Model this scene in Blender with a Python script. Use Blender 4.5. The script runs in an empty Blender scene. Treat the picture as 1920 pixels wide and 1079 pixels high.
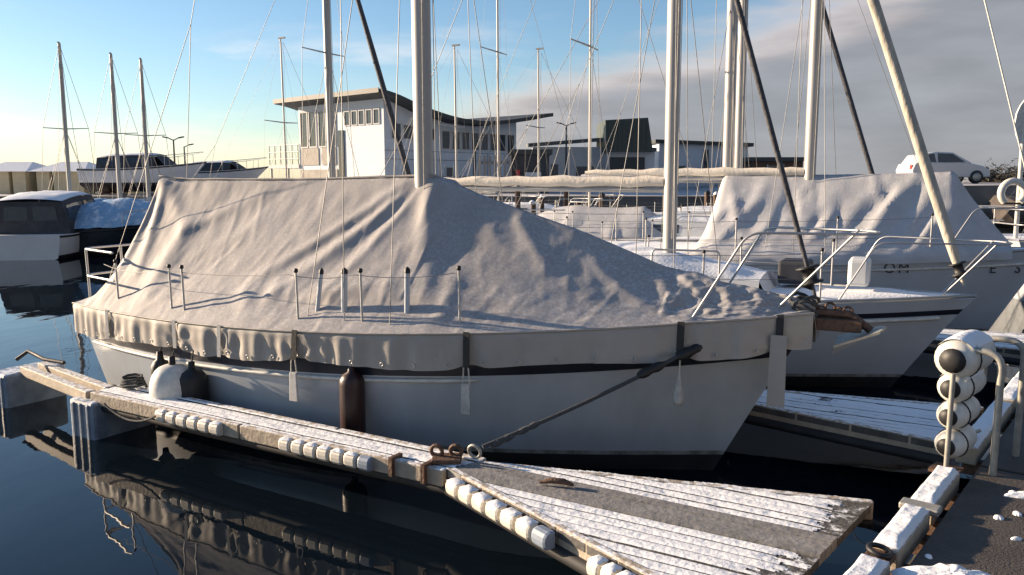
import bpy, bmesh, math, random
from mathutils import Vector, Matrix, noise
R = math.radians
random.seed(7)
sc = bpy.context.scene
C = sc.collection

# ------------------------------------------------------------------ camera
F, CW, CH, EYE = 1500.0, 1920.0, 1079.0, 2.3
PITCH = 7.76
cam_d = bpy.data.cameras.new('camera'); cam = bpy.data.objects.new('camera', cam_d); C.objects.link(cam)
cam.location = (0, 0, EYE); cam.rotation_euler = (R(90 - PITCH), 0, 0)
cam_d.sensor_width = 36; cam_d.lens = 36 * F / CW; cam_d.clip_start = .05; cam_d.clip_end = 20000
sc.camera = cam
# ------------------------------------------------------------------ light
SUN_AZ, SUN_EL = R(-70), R(13)       # azimuth from +Y towards +X
S = Vector((math.sin(SUN_AZ) * math.cos(SUN_EL), math.cos(SUN_AZ) * math.cos(SUN_EL), math.sin(SUN_EL)))
sd = bpy.data.lights.new('sun', 'SUN'); sun = bpy.data.objects.new('sun', sd); C.objects.link(sun)
sd.energy = 5.0; sd.angle = R(.8); sd.color = (1, .77, .54)
sun.rotation_euler = S.to_track_quat('Z', 'Y').to_euler(); sun.location = (-30, 10, 30)
sc.view_settings.view_transform = 'Standard'; sc.view_settings.look = 'None'
sc.view_settings.gamma = 1; sc.view_settings.exposure = 1.2
w = bpy.data.worlds.new('World'); sc.world = w; w.use_nodes = True
def build_world():
    nt = w.node_tree; N = nt.nodes; L = nt.links
    for n in list(N): N.remove(n)
    out = N.new('ShaderNodeOutputWorld'); bg = N.new('ShaderNodeBackground')
    sky = N.new('ShaderNodeTexSky'); sky.sky_type = 'NISHITA'; sky.sun_disc = False
    sky.sun_elevation = SUN_EL; sky.sun_rotation = SUN_AZ; sky.air_density = 1.0; sky.dust_density = .3; sky.ozone_density = 3.1
    tc = N.new('ShaderNodeTexCoord'); sep = N.new('ShaderNodeSeparateXYZ'); L.new(tc.outputs['Generated'], sep.inputs[0])
    def m(op, a, b=None, clamp=False):
        n = N.new('ShaderNodeMath'); n.operation = op; n.use_clamp = clamp
        for i, v in enumerate((a, b)):
            if v is None: continue
            if isinstance(v, (int, float)): n.inputs[i].default_value = v
            else: L.new(v, n.inputs[i])
        return n.outputs[0]
    def sstep(v, lo, hi):
        n = N.new('ShaderNodeMapRange'); n.interpolation_type = 'SMOOTHSTEP'
        L.new(v, n.inputs[0]); n.inputs[1].default_value = lo; n.inputs[2].default_value = hi
        return n.outputs[0]
    x, y, z = sep.outputs
    # elongated cloud noise
    mp = N.new('ShaderNodeMapping'); L.new(tc.outputs['Generated'], mp.inputs[0]); mp.inputs['Scale'].default_value = (1.6, 1.6, 7.0)
    mp.inputs['Rotation'].default_value = (0, R(-9), 0)
    n1 = N.new('ShaderNodeTexNoise'); L.new(mp.outputs[0], n1.inputs['Vector']); n1.inputs['Scale'].default_value = 2.2; n1.inputs['Detail'].default_value = 7; n1.inputs['Roughness'].default_value = .52; n1.inputs['Distortion'].default_value = .3
    n2 = N.new('ShaderNodeTexNoise'); L.new(mp.outputs[0], n2.inputs['Vector']); n2.inputs['Scale'].default_value = 5.5; n2.inputs['Detail'].default_value = 6
    # the bank: right of the view and on round behind it, below a slanting edge
    bx = m('ADD', x, m('MULTIPLY', m('SUBTRACT', 1.0, y), .5))  # stretch behind the camera is added, unseen, to cut ambient light
    edge = m('ADD', m('MULTIPLY', bx, .32), .085)                 # edge height grows to the right
    d = m('SUBTRACT', edge, z)
    d = m('ADD', d, m('MULTIPLY', m('SUBTRACT', n1.outputs[0], .5), .22))
    bank = m('MULTIPLY', sstep(d, -.035, .035), sstep(bx, -.16, .02))
    thick = sstep(d, -.01, .07)
    # thin puffs elsewhere
    puff = m('MULTIPLY', sstep(n1.outputs[0], .54, .72), .8)
    low = sstep(m('MULTIPLY', z, -1.0), -.24, -.08)
    puff = m('MULTIPLY', puff, low)
    puff = m('MAXIMUM', puff, m('MULTIPLY', sstep(n1.outputs[0], .40, .62), m('MULTIPLY', sstep(m('MULTIPLY', z, -1.0), -.15, -.03), .5)))
    mask = bank
    mask = m('MULTIPLY', mask, .93)
    ramp = N.new('ShaderNodeMix'); ramp.data_type = 'RGBA'
    L.new(thick, ramp.inputs[0]); ramp.inputs[6].default_value = (4.4, 3.8, 3.6, 1); ramp.inputs[7].default_value = (1.95, 2.0, 2.2, 1)
    # soft structure inside the cloud
    st = N.new('ShaderNodeMix'); st.data_type = 'RGBA'; st.blend_type = 'MULTIPLY'; st.inputs[0].default_value = 1
    mr = N.new('ShaderNodeMapRange'); L.new(n2.outputs[0], mr.inputs[0]); mr.inputs[1].default_value = .3; mr.inputs[2].default_value = .7; mr.inputs[3].default_value = .86; mr.inputs[4].default_value = 1.12
    cmb = N.new('ShaderNodeCombineColor')
    for i in range(3): L.new(mr.outputs[0], cmb.inputs[i])
    L.new(ramp.outputs[2], st.inputs[6]); L.new(cmb.outputs[0], st.inputs[7])
    mix = N.new('ShaderNodeMix'); mix.data_type = 'RGBA'; L.new(mask, mix.inputs[0]); pm = N.new('ShaderNodeMix'); pm.data_type = 'RGBA'; L.new(m('MULTIPLY', puff, .6), pm.inputs[0]); L.new(sky.outputs[0], pm.inputs[6]); pm.inputs[7].default_value = (7.6, 6.7, 6.0, 1)
    L.new(pm.outputs[2], mix.inputs[6]); L.new(st.outputs[2], mix.inputs[7])
    L.new(mix.outputs[2], bg.inputs[0]); bg.inputs[1].default_value = .078; L.new(bg.outputs[0], out.inputs[0])
build_world()
sc.render.engine = 'CYCLES'

# ------------------------------------------------------------------ helpers
cp, sp = math.cos(R(PITCH)), math.sin(R(PITCH))
def ray(px, py):
    u = (px - CW / 2) / F; v = (CH / 2 - py) / F
    return Vector((u, cp + v * sp, -sp + v * cp))
def P(px, py, Y):
    r = ray(px, py); return Vector((0, 0, EYE)) + r * (Y / r.y)
def PZ(px, py, z):
    r = ray(px, py); return Vector((0, 0, EYE)) + r * ((z - EYE) / r.z)
def proj(p):
    d = p[1] * cp - (p[2] - EYE) * sp
    return CW / 2 + F * p[0] / d, CH / 2 - F * (p[1] * sp + (p[2] - EYE) * cp) / d
def lerp(a, b, t): return a + (b - a) * t
def smooth(t): t = max(0, min(1, t)); return t * t * (3 - 2 * t)

MATS = {}
def mat(name, col, rough=.6, metal=0, var=.12, scale=6, bump=0, bscale=40, snow=0, snow_scale=9, col2=None, spec=.5, stretch=(1, 1, 1), snow_nz=(.35, .8), snow_soft=.12):
    if name in MATS: return MATS[name]
    ma = bpy.data.materials.new(name); ma.use_nodes = True; nt = ma.node_tree; N = nt.nodes; L = nt.links
    b = N['Principled BSDF']; b.inputs['Roughness'].default_value = rough; b.inputs['Metallic'].default_value = metal
    b.inputs['Specular IOR Level'].default_value = spec
    tc = N.new('ShaderNodeTexCoord'); mp = N.new('ShaderNodeMapping'); L.new(tc.outputs['Object'], mp.inputs[0]); mp.inputs['Scale'].default_value = stretch
    n = N.new('ShaderNodeTexNoise'); L.new(mp.outputs[0], n.inputs['Vector']); n.inputs['Scale'].default_value = scale; n.inputs['Detail'].default_value = 6; n.inputs['Roughness'].default_value = .6
    mr = N.new('ShaderNodeMapRange'); L.new(n.outputs[0], mr.inputs[0]); mr.inputs[1].default_value = .3; mr.inputs[2].default_value = .7
    mx = N.new('ShaderNodeMix'); mx.data_type = 'RGBA'; L.new(mr.outputs[0], mx.inputs[0])
    c2 = col2 or tuple(c * (1 - var) for c in col)
    c1 = col if col2 else tuple(min(1, c * (1 + var)) for c in col)
    mx.inputs[6].default_value = (*c2, 1); mx.inputs[7].default_value = (*c1, 1)
    cout = mx.outputs[2]
    if snow > 0:
        g = N.new('ShaderNodeNewGeometry'); se = N.new('ShaderNodeSeparateXYZ'); L.new(g.outputs['Normal'], se.inputs[0])
        a = N.new('ShaderNodeMapRange'); L.new(se.outputs[2], a.inputs[0]); a.inputs[1].default_value = snow_nz[0]; a.inputs[2].default_value = snow_nz[1]
        sn = N.new('ShaderNodeTexNoise'); L.new(tc.outputs['Object'], sn.inputs['Vector']); sn.inputs['Scale'].default_value = snow_scale; sn.inputs['Detail'].default_value = 8; sn.inputs['Roughness'].default_value = .72
        sr = N.new('ShaderNodeMapRange'); L.new(sn.outputs[0], sr.inputs[0]); sr.inputs[1].default_value = .75 - .5 * snow; sr.inputs[2].default_value = .75 + snow_soft - .5 * snow
        mm = N.new('ShaderNodeMath'); mm.operation = 'MULTIPLY'; mm.use_clamp = True; L.new(a.outputs[0], mm.inputs[0]); L.new(sr.outputs[0], mm.inputs[1])
        ms = N.new('ShaderNodeMix'); ms.data_type = 'RGBA'; L.new(mm.outputs[0], ms.inputs[0]); L.new(cout, ms.inputs[6]); ms.inputs[7].default_value = (.82, .84, .87, 1)
        cout = ms.outputs[2]
    L.new(cout, b.inputs['Base Color'])
    if bump:
        nb = N.new('ShaderNodeTexNoise'); L.new(mp.outputs[0], nb.inputs['Vector']); nb.inputs['Scale'].default_value = bscale; nb.inputs['Detail'].default_value = 5
        bp = N.new('ShaderNodeBump'); bp.inputs['Strength'].default_value = bump; bp.inputs['Distance'].default_value = .02; L.new(nb.outputs[0], bp.inputs['Height']); L.new(bp.outputs[0], b.inputs['Normal'])
    MATS[name] = ma; return ma

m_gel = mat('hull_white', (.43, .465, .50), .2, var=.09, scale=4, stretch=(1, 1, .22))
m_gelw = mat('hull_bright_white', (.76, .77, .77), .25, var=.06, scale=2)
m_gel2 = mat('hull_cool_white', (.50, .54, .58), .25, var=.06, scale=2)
m_scum = mat('waterline_scum', (.40, .41, .40), .5, col2=(.12, .115, .085), scale=9, stretch=(1, 1, .3))
m_navy = mat('navy_stripe', (.012, .016, .03), .35, var=.2)
m_anti = mat('antifouling', (.02, .018, .022), .7, var=.3, scale=5, bump=.2)
m_deck = mat('deck_white', (.7, .71, .7), .5, var=.06)
m_snow = mat('snow', (.86, .88, .9), .75, var=.03, bump=.35, bscale=30)
m_cover = mat('tarp', (.345, .325, .315), .7, var=.12, scale=1.6, bump=.14, bscale=130, snow=.60, snow_scale=38, snow_nz=(.52, .95), snow_soft=.42)
m_skirt = mat('tarp_skirt', (.36, .335, .305), .62, var=.08, scale=3, bump=.15, bscale=120)
m_cover2 = mat('pale_tarp', (.48, .48, .49), .7, var=.1, scale=3, bump=.3, bscale=60, snow=.40, snow_scale=12, snow_soft=.3)
m_alu = mat('mast_alloy', (.42, .41, .39), .5, .15, var=.08, scale=3, stretch=(1, 1, .3))
m_steel = mat('stainless', (.5, .5, .5), .45, .7, var=.1)
m_wire = mat('wire', (.22, .22, .22), .5, .4, var=.2)
m_black = mat('black_rubber', (.015, .015, .016), .55, var=.3, bump=.1)
m_maroon = mat('maroon_vinyl', (.035, .014, .013), .4, var=.2)
m_fwhite = mat('fender_white', (.66, .65, .60), .45, var=.16, scale=14)
m_rope = mat('rope_grey', (.06, .065, .07), .85, var=.3, scale=60, bump=.6, bscale=120)
m_rope_w = mat('rope_pale', (.6, .57, .5), .85, var=.15, scale=60, bump=.5, bscale=120)
m_strap = mat('strap_pale', (.6, .58, .54), .8, var=.15, scale=30)
m_bag = mat('weight_bag', (.42, .42, .40), .5, var=.25, scale=20, bump=.3, bscale=40)
m_plank = mat('plank_snowy', (.12, .115, .11), .8, col2=(.06, .058, .055), scale=7, stretch=(1, 1, 1), bump=.4, bscale=30, snow=.46, snow_scale=14)
m_plankb = mat('plank_bare', (.30, .29, .28), .75, col2=(.17, .165, .16), scale=10, bump=.3, bscale=30)
m_edge = mat('edge_timber', (.47, .40, .31), .7, col2=(.30, .255, .20), scale=8, bump=.3, bscale=30, snow=.62, snow_scale=20)
m_rib = mat('fender_rib_plastic', (.68, .64, .56), .5, var=.18, scale=25)
m_bluerib = mat('fender_rib_blue', (.25, .30, .38), .5, var=.1, scale=25)
m_float = mat('float_plastic', (.28, .34, .41), .5, col2=(.13, .17, .23), scale=6, bump=.2, snow=.6, snow_nz=(.3, .7))
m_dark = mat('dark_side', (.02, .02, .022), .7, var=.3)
m_pont = mat('pontoon_deck', (.085, .073, .063), .7, col2=(.045, .038, .033), scale=5, bump=.5, bscale=70, snow=.16, snow_scale=6)
m_rust = mat('rusty_iron', (.16, .085, .05), .7, col2=(.06, .035, .025), scale=30, bump=.4)
m_galv = mat('galvanised', (.38, .37, .33), .5, .5, var=.2, scale=20)
m_tan = mat('tan_sailcover', (.80, .72, .60), .75, var=.08, scale=5, bump=.3, bscale=25)
m_furl = mat('furled_sail', (.62, .57, .47), .75, col2=(.34, .31, .26), scale=8, stretch=(1, 1, .4), bump=.5, bscale=25)
m_furld = mat('furled_dark', (.10, .10, .11), .75, col2=(.03, .03, .035), scale=25, bump=.5, bscale=25)
m_glass = mat('window_glass', (.05, .065, .08), .06, var=.2)
m_wallw = mat('wall_white', (.58, .58, .57), .8, var=.06, scale=2)
m_wallb = mat('wall_cladding', (.60, .66, .71), .75, var=.05, scale=1.5, stretch=(1, 1, 5))
m_wood = mat('timber_cladding', (.36, .33, .29), .8, var=.2, scale=3)
m_roof = mat('roof_dark', (.045, .05, .05), .6, var=.2)
m_roofg = mat('roof_grey', (.11, .115, .115), .6, var=.1, snow=.25)
m_green = mat('green_metal', (.05, .065, .055), .5, var=.2, scale=3, stretch=(8, 1, 1))
m_canvas = mat('dark_canvas', (.05, .052, .06), .8, var=.3)
m_blue = mat('blue_tarp', (.25, .42, .6), .6, var=.15, scale=3, bump=.4, bscale=15, snow=.5, snow_scale=4)
m_darkhull = mat('dark_hull', (.02, .025, .035), .25, var=.2)
m_red = mat('red_paint', (.5, .04, .03), .5, var=.1)
m_cream = mat('cream_panel', (.68, .58, .38), .75, var=.1, scale=3)
m_car = mat('car_white', (.5, .51, .52), .2, var=.03)
m_rock = mat('rock_dark', (.1, .085, .075), .9, var=.4, scale=2, bump=.6, bscale=5, snow=.3, snow_scale=2)
m_bush = mat('bush_dark', (.05, .045, .035), .9, var=.4, scale=4)
m_orange = mat('brown_paint', (.3, .14, .06), .5, var=.2)

MW = {}
class MB:
    def __init__(s): s.v = []; s.f = []; s.sm = []
    def add(s, vs, fs, smooth_=False):
        o = len(s.v); s.v += [Vector(v) for v in vs]; s.f += [tuple(i + o for i in f) for f in fs]; s.sm += [smooth_] * len(fs); return s
    def box(s, c, size, mtx=None):
        hx, hy, hz = (q / 2 for q in size)
        vs = [Vector((sx * hx, sy * hy, sz * hz)) for sz in (-1, 1) for sy in (-1, 1) for sx in (-1, 1)]
        if mtx is not None: vs = [mtx @ v for v in vs]
        vs = [v + Vector(c) for v in vs]
        return s.add(vs, [(0, 2, 3, 1), (4, 5, 7, 6), (0, 1, 5, 4), (2, 6, 7, 3), (0, 4, 6, 2), (1, 3, 7, 5)])
    def prism(s, poly, z0, z1):
        n = len(poly)
        vs = [(p[0], p[1], z0) for p in poly] + [(p[0], p[1], z1) for p in poly]
        return s.add(vs, [tuple(range(n))[::-1], tuple(range(n, 2 * n))] + [(i, (i + 1) % n, n + (i + 1) % n, n + i) for i in range(n)])
    def tube(s, pts, r, n=8, cap=True):
        pts = [Vector(p) for p in pts]; rs = r if isinstance(r, (list, tuple)) else [r] * len(pts)
        rings = []; prev = None
        for i, p in enumerate(pts):
            t = (pts[min(i + 1, len(pts) - 1)] - pts[max(i - 1, 0)]).normalized()
            a = prev if prev is not None else (Vector((0, 0, 1)) if abs(t.z) < .9 else Vector((1, 0, 0)))
            a = (a - t * a.dot(t)).normalized(); prev = a; b = t.cross(a)
            rings.append([p + (a * math.cos(2 * math.pi * k / n) + b * math.sin(2 * math.pi * k / n)) * rs[i] for k in range(n)])
        vs = [v for q in rings for v in q]; fs = []
        for i in range(len(pts) - 1):
            for k in range(n):
                fs.append((i * n + k, i * n + (k + 1) % n, (i + 1) * n + (k + 1) % n, (i + 1) * n + k))
        s.add(vs, fs, True)
        if cap: s.add(rings[0], [tuple(range(n))[::-1]]); s.add(rings[-1], [tuple(range(n))])
        return s
    def grid(s, fn, nu, nv, smooth_=True, keep=None):
        vs = [fn(i / nu, j / nv) for i in range(nu + 1) for j in range(nv + 1)]; fs = []
        for i in range(nu):
            for j in range(nv):
                q = (i * (nv + 1) + j, (i + 1) * (nv + 1) + j, (i + 1) * (nv + 1) + j + 1, i * (nv + 1) + j + 1)
                if keep is None or keep(i / nu, j / nv): fs.append(q)
        return s.add(vs, fs, smooth_)
    def lathe(s, base, axis, prof, n=20):
        """prof: list of (distance along axis, radius)"""
        base = Vector(base); axis = Vector(axis).normalized()
        return s.tube([base + axis * d for d, r in prof], [max(r, .0005) for d, r in prof], n)
    def build(s, name, m, parent=None, world=False, bevel=0, recalc=True, **props):
        me = bpy.data.meshes.new(name)
        vs = s.v
        if world and parent is not None: inv = MW[parent.name]; vs = [inv @ v for v in vs]
        me.from_pydata([tuple(v) for v in vs], [], s.f)
        for p, q in zip(me.polygons, s.sm): p.use_smooth = q
        if recalc:
            bm = bmesh.new(); bm.from_mesh(me); bmesh.ops.recalc_face_normals(bm, faces=bm.faces); bm.to_mesh(me); bm.free()
        me.materials.append(m)
        o = bpy.data.objects.new(name, me); C.objects.link(o)
        if parent is not None:
            o.parent = parent
            if parent.name in MW: MW[o.name] = MW[parent.name]
        if bevel:
            b = o.modifiers.new('bevel', 'BEVEL'); b.width = bevel; b.segments = 2; b.limit_method = 'ANGLE'
        for k, v in props.items(): o[k] = v
        return o
def thing(name, label, cat, loc=(0, 0, 0), rz=0, group=None):
    o = bpy.data.objects.new(name, None); C.objects.link(o); o.location = loc; o.rotation_euler = (0, 0, rz); o.empty_display_size = .2
    o['label'] = label; o['category'] = cat
    if group: o['group'] = group
    MW[o.name] = (Matrix.Translation(Vector(loc)) @ Matrix.Rotation(rz, 4, 'Z')).inverted()
    return o
def tag(o, label, cat, group=None):
    o['label'] = label; o['category'] = cat
    if group: o['group'] = group
    return o
def structure(o): o['kind'] = 'structure'; return o
def stuff(o): o['kind'] = 'stuff'; return o
def catenary(a, b, sag, n=14):
    a = Vector(a); b = Vector(b); return [a.lerp(b, i / n) - Vector((0, 0, sag * 4 * (i / n) * (1 - i / n))) for i in range(n + 1)]
def fbm(x, y, z=0, o=4): return noise.fractal(Vector((x, y, z)), .6, 2.1, o)

# ------------------------------------------------------------------ water and land
def water():
    ma = bpy.data.materials.new('water'); ma.use_nodes = True; N = ma.node_tree.nodes; L = ma.node_tree.links
    b = N['Principled BSDF']; b.inputs['Base Color'].default_value = (.004, .008, .013, 1); b.inputs['Roughness'].default_value = .02; b.inputs['IOR'].default_value = 1.333
    tc = N.new('ShaderNodeTexCoord'); mp = N.new('ShaderNodeMapping'); L.new(tc.outputs['Object'], mp.inputs[0]); mp.inputs['Scale'].default_value = (1, .55, 1); mp.inputs['Rotation'].default_value = (0, 0, R(25))
    n = N.new('ShaderNodeTexNoise'); L.new(mp.outputs[0], n.inputs['Vector']); n.inputs['Scale'].default_value = 2.2; n.inputs['Detail'].default_value = 3; n.inputs['Roughness'].default_value = .45
    bp = N.new('ShaderNodeBump'); n3 = N.new('ShaderNodeTexNoise'); L.new(mp.outputs[0], n3.inputs['Vector']); n3.inputs['Scale'].default_value = .55; n3.inputs['Detail'].default_value = 2
    ad_ = N.new('ShaderNodeMath'); ad_.operation = 'MULTIPLY_ADD'; L.new(n3.outputs[0], ad_.inputs[0]); ad_.inputs[1].default_value = 2.2; L.new(n.outputs[0], ad_.inputs[2])
    bp.inputs['Strength'].default_value = .075; bp.inputs['Distance'].default_value = .05; L.new(ad_.outputs[0], bp.inputs['Height']); L.new(bp.outputs[0], b.inputs['Normal'])
    o = MB().add([(-400, -60, 0), (400, -60, 0), (400, 60, 0), (-400, 60, 0)], [(0, 1, 2, 3)]).build('water', ma)
    structure(o)
water()
def land_z(x, y): return 1.55 + .5 * smooth((x - 9) / 9)
def shore(x): return 33 - 4 * smooth((x - 8) / 14)
def land():
    xs = [-6000, -2000, -600, -200, -120] + [-80 + 4 * i for i in range(46)] + [140, 220, 600, 2000, 6000]
    ys = [0, .6, 3, 7, 12, 18, 26, 40, 80, 200, 800, 3000, 9000]
    vs = []; fs = []
    for x in xs:
        for t in ys: vs.append((x, shore(x) + t, land_z(x, t) + (0 if t == 0 else .06 * fbm(x * .2, t * .2)) - (0 if t < 200 else t * .0002)))
    n = len(ys)
    for i in range(len(xs) - 1):
        for j in range(n - 1): fs.append((i * n + j, (i + 1) * n + j, (i + 1) * n + j + 1, i * n + j + 1))
    m = mat('quay_snow_ground', (.62, .62, .64), .85, col2=(.30, .28, .27), scale=.35, bump=.4, bscale=3)
    structure(MB().add(vs, fs, True).build('ground', m))
    # quay wall blocks along the shore
    mw = mat('quay_wall_stone', (.16, .15, .14), .85, var=.3, scale=1.2, bump=.5, bscale=6)
    q = tag(bpy.data.objects.new('quay_wall', None), 'dark stone quay wall under the snowy far shore', 'wall'); C.objects.link(q); MW[q.name] = Matrix()
    x = -80
    while x < 100:
        w_ = 3.97
        a = Vector((x, shore(x) - .15, 0)); b = Vector((x + w_, shore(x + w_) - .15, 0))
        za, zb = land_z(a.x, 0), land_z(b.x, 0)
        MB().add([(a.x, a.y, -1), (b.x, b.y, -1), (b.x, b.y, zb + .03), (a.x, a.y, za + .03), (a.x, a.y + .6, -1), (b.x, b.y + .6, -1), (b.x, b.y + .6, zb + .03), (a.x, a.y + .6, za + .03)],
                 [(0, 1, 2, 3), (3, 2, 6, 7), (4, 7, 6, 5), (0, 3, 7, 4), (1, 5, 6, 2), (0, 4, 5, 1)]).build('wall_block', mw, q)
        x += 4
land()

# ------------------------------------------------------------------ sailing boats
HEAD = math.atan2(-.441, .897)          # heading of every berthed boat on this pontoon
AX = Vector((math.cos(HEAD), math.sin(HEAD), 0)); PORT = Vector((-AX.y, AX.x, 0))

class Hull:
    def __init__(s, L, B, sheer, stern=.62, ob=.75, os=.4, peak=.43):
        s.L, s.B, s.sh, s.stern, s.ob, s.os, s.peak = L, B, sheer, stern, ob, os, peak
    def z(s, t):
        a, m, b = s.sh; c = 2 * (a + b - 2 * m); return a + (b - a - c) * t + c * t * t
    def b(s, t):
        if t < s.peak: q = 1 - t / s.peak; f = 1 - (1 - s.stern) * q ** 1.9
        else: q = (t - s.peak) / (1 - s.peak); f = 1 - q ** 2.15
        return max(.012, f * s.B / 2)
    def pt(s, t, z, side):
        zs = s.z(t); k = (zs - z) / zs
        x0 = s.os * min(1, k) ** 1.0; x1 = s.L - s.ob * max(0, k) ** .92
        x = lerp(x0, x1, t)
        f = 1 - (.10 + .30 * t ** 3) * max(0, k) ** 1.5
        if k > 1: f *= max(.0, 1 - (k - 1) * 2.2)
        return Vector((x, side * s.b(t) * f, z))
    def strip(s, za, zb, nrow=4, n=56, t0=0, t1=1):
        m = MB()
        for side in (-1, 1):
            def fn(i, j):
                t = lerp(t0, t1, 1 - (1 - i) ** 1.25); z0 = za(t) if callable(za) else za; z1 = zb(t) if callable(zb) else zb
                return s.pt(t, lerp(z0, z1, j), side)
            m.grid(fn, n, nrow)
        return m
    def transom(s, za, zb):
        m = MB(); n = 6
        vs = []
        for j in range(n + 1):
            z = lerp(za, zb, j / n); p = s.pt(0, z, 1); vs += [p, Vector((p.x, -p.y, z))]
        m.add(vs, [(2 * j, 2 * j + 1, 2 * j + 3, 2 * j + 2) for j in range(n)]); return m

def tubes_build(name, pts, r, m, par, n=8): return MB().tube(pts, r, n).build(name, m, par)
def arc_corner(a, c, b, r, n=5):
    a, c, b = Vector(a), Vector(c), Vector(b); p = c + (a - c).normalized() * r; q = c + (b - c).normalized() * r
    return [p.lerp(c, i / n).lerp(c.lerp(q, i / n), i / n) for i in range(n + 1)]
def pulpit(par, H, tipx, z_up, t_aft, lean, m=None, half=.30):
    """bow rail: top hoop that overhangs the stem, two raked aft legs and two forward legs"""
    L = H.L
    za = H.z(t_aft); bx = H.L * t_aft; hb = H.b(t_aft) - .05; zt = H.z(1) + z_up
    hx = tipx
    top = []
    path = []
    for sd_ in (-1, 1):
        foot = Vector((bx, sd_ * hb, za)); knee = Vector((bx + lean, sd_ * (hb * .85), zt))
        nose = Vector((hx, sd_ * half * .75, zt))
        seg = [foot] + arc_corner(foot, knee, nose, .1) + [nose]
        path.append(seg)
    front = [Vector((hx + .10 * math.sin(math.pi * i / 8), lerp(-half * .75, half * .75, i / 8), zt)) for i in range(1, 8)]
    pts = path[0] + front + path[1][::-1]
    tubes_build('pulpit_rail', pts, .0095, m or m_steel, par)
    for sd_ in (-1, 1):
        a = Vector((hx - .05, sd_ * half * .75, zt)); b = Vector((H.L - .32, sd_ * .09, H.z(.97) + .02))
        tubes_build('pulpit_leg', [a, b], .009, m or m_steel, par)

def rigging(par, H, mx, mz, mh, rake=0, r=.07, shrouds=True, spreaders=(.5,), fore=None, fore_r=.012, fore_m=None, back=True, mast_m=None, chain_b=None, wire_r=.0045, nocap=False):
    top = Vector((mx - rake, 0, mh)); base = Vector((mx, 0, mz))
    n = 10; m = MB()
    pts = [base.lerp(top, i / n) for i in range(n + 1)]
    # oval mast section
    m.tube(pts, [r * (1 if i < n * .75 else lerp(1, .72, (i / n - .75) / .25)) for i in range(n + 1)], 14); m.build('mast', mast_m or m_alu, par)
    for hy in (-1, 1): tubes_build('halyard', [base + Vector((r * .7, hy * r * 1.25, .2)), top + Vector((.1, hy * .03, -.1))], wire_r * .9, m_rope_w, par, 5)
    # luff groove track and masthead
    MB().tube([p + Vector((-r * .98, 0, 0)) for p in pts], .009, 6).build('mast_track', m_wire, par)
    MB().box(top + Vector((.05, 0, .02)), (.28, .06, .05)).build('masthead', m_alu, par)
    t = mx / H.L; cb = chain_b if chain_b else H.b(t) - .06; zd = H.z(t)
    for f in spreaders:
        ps = base.lerp(top, f)
        for sd_ in (-1, 1):
            tip = ps + Vector((-.12, sd_ * cb * .75, .04)); MB().tube([ps, tip], [.022, .014], 6).build('spreader', m_alu, par)
            if shrouds: tubes_build('shroud', [Vector((mx - .05, sd_ * cb, zd)), tip, base.lerp(top, min(1, f * 2) if f < .6 else 1)], wire_r, m_wire, par, 5)
    if shrouds:
        for sd_ in (-1, 1):
            for dx in (-.45, .38):
                tubes_build('shroud', [Vector((mx + dx, sd_ * cb, zd)), base.lerp(top, spreaders[0])], wire_r, m_wire, par, 5)
    if fore:
        a = Vector(fore); b = top + Vector((.12, 0, -.15)); k = [0, .03, .06, .5, .93, 1]
        if fore_r > .02:
            MB().tube([a.lerp(b, q) for q in k], [.012, fore_r * .8, fore_r, fore_r, fore_r * .55, .01], 10).build('furled_sail', fore_m or m_furl, par)
            ax_ = (b - a).normalized(); MB().lathe(a + ax_ * .12, ax_, [(0, .05), (.0, .085), (.015, .085), (.02, .05), (.11, .05), (.115, .085), (.13, .085), (.13, .03)]).build('furling_drum', m_black, par)
        else: tubes_build('forestay', [a, b], fore_r, fore_m or m_wire, par, 6)
    if back:
        for sd_ in (-1, 1):
            tubes_build('backstay', [Vector((.12, sd_ * H.b(0) * .75, H.z(0))), Vector((.12 + .25 * (mx - .12), 0, lerp(H.z(0), mh, .25))), top], wire_r, m_wire, par, 5)

def boom(par, mx, z, length, droop=0, m=None, r=.10, name='boom_sail_cover'):
    def rad(i): return r * (.55 + .45 * math.sin(math.pi * min(1, .25 + i * .75)) + .08 * math.sin(i * 23))
    n = 18
    MB().tube([Vector((mx - .08 - length * i / n, 0, z + droop * i / n + .04 + .012 * math.sin(i * 2.3))) for i in range(n + 1)], [rad(i / n) for i in range(n + 1)], 10).build(name, m or m_tan, par)
    MB().tube([Vector((mx - .02, 0, z - .06)), Vector((mx - length - .25, 0, z + droop - .05))], .032, 8).build('boom', m_alu, par)

def snow_on(par, fn, nu, nv, amp=.03, thr=-.9, name='snow_layer'):
    m = MB()
    def g(u, v):
        p = fn(u, v); e = min(u, 1 - u, v, 1 - v)
        return p + Vector((0, 0, .004 + amp * smooth(e * 9) * (1 + .6 * fbm(p.x * 2.5, p.y * 2.5, 3))))
    m.grid(g, nu, nv, True)
    return stuff(m.build(name, m_snow, par))

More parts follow.
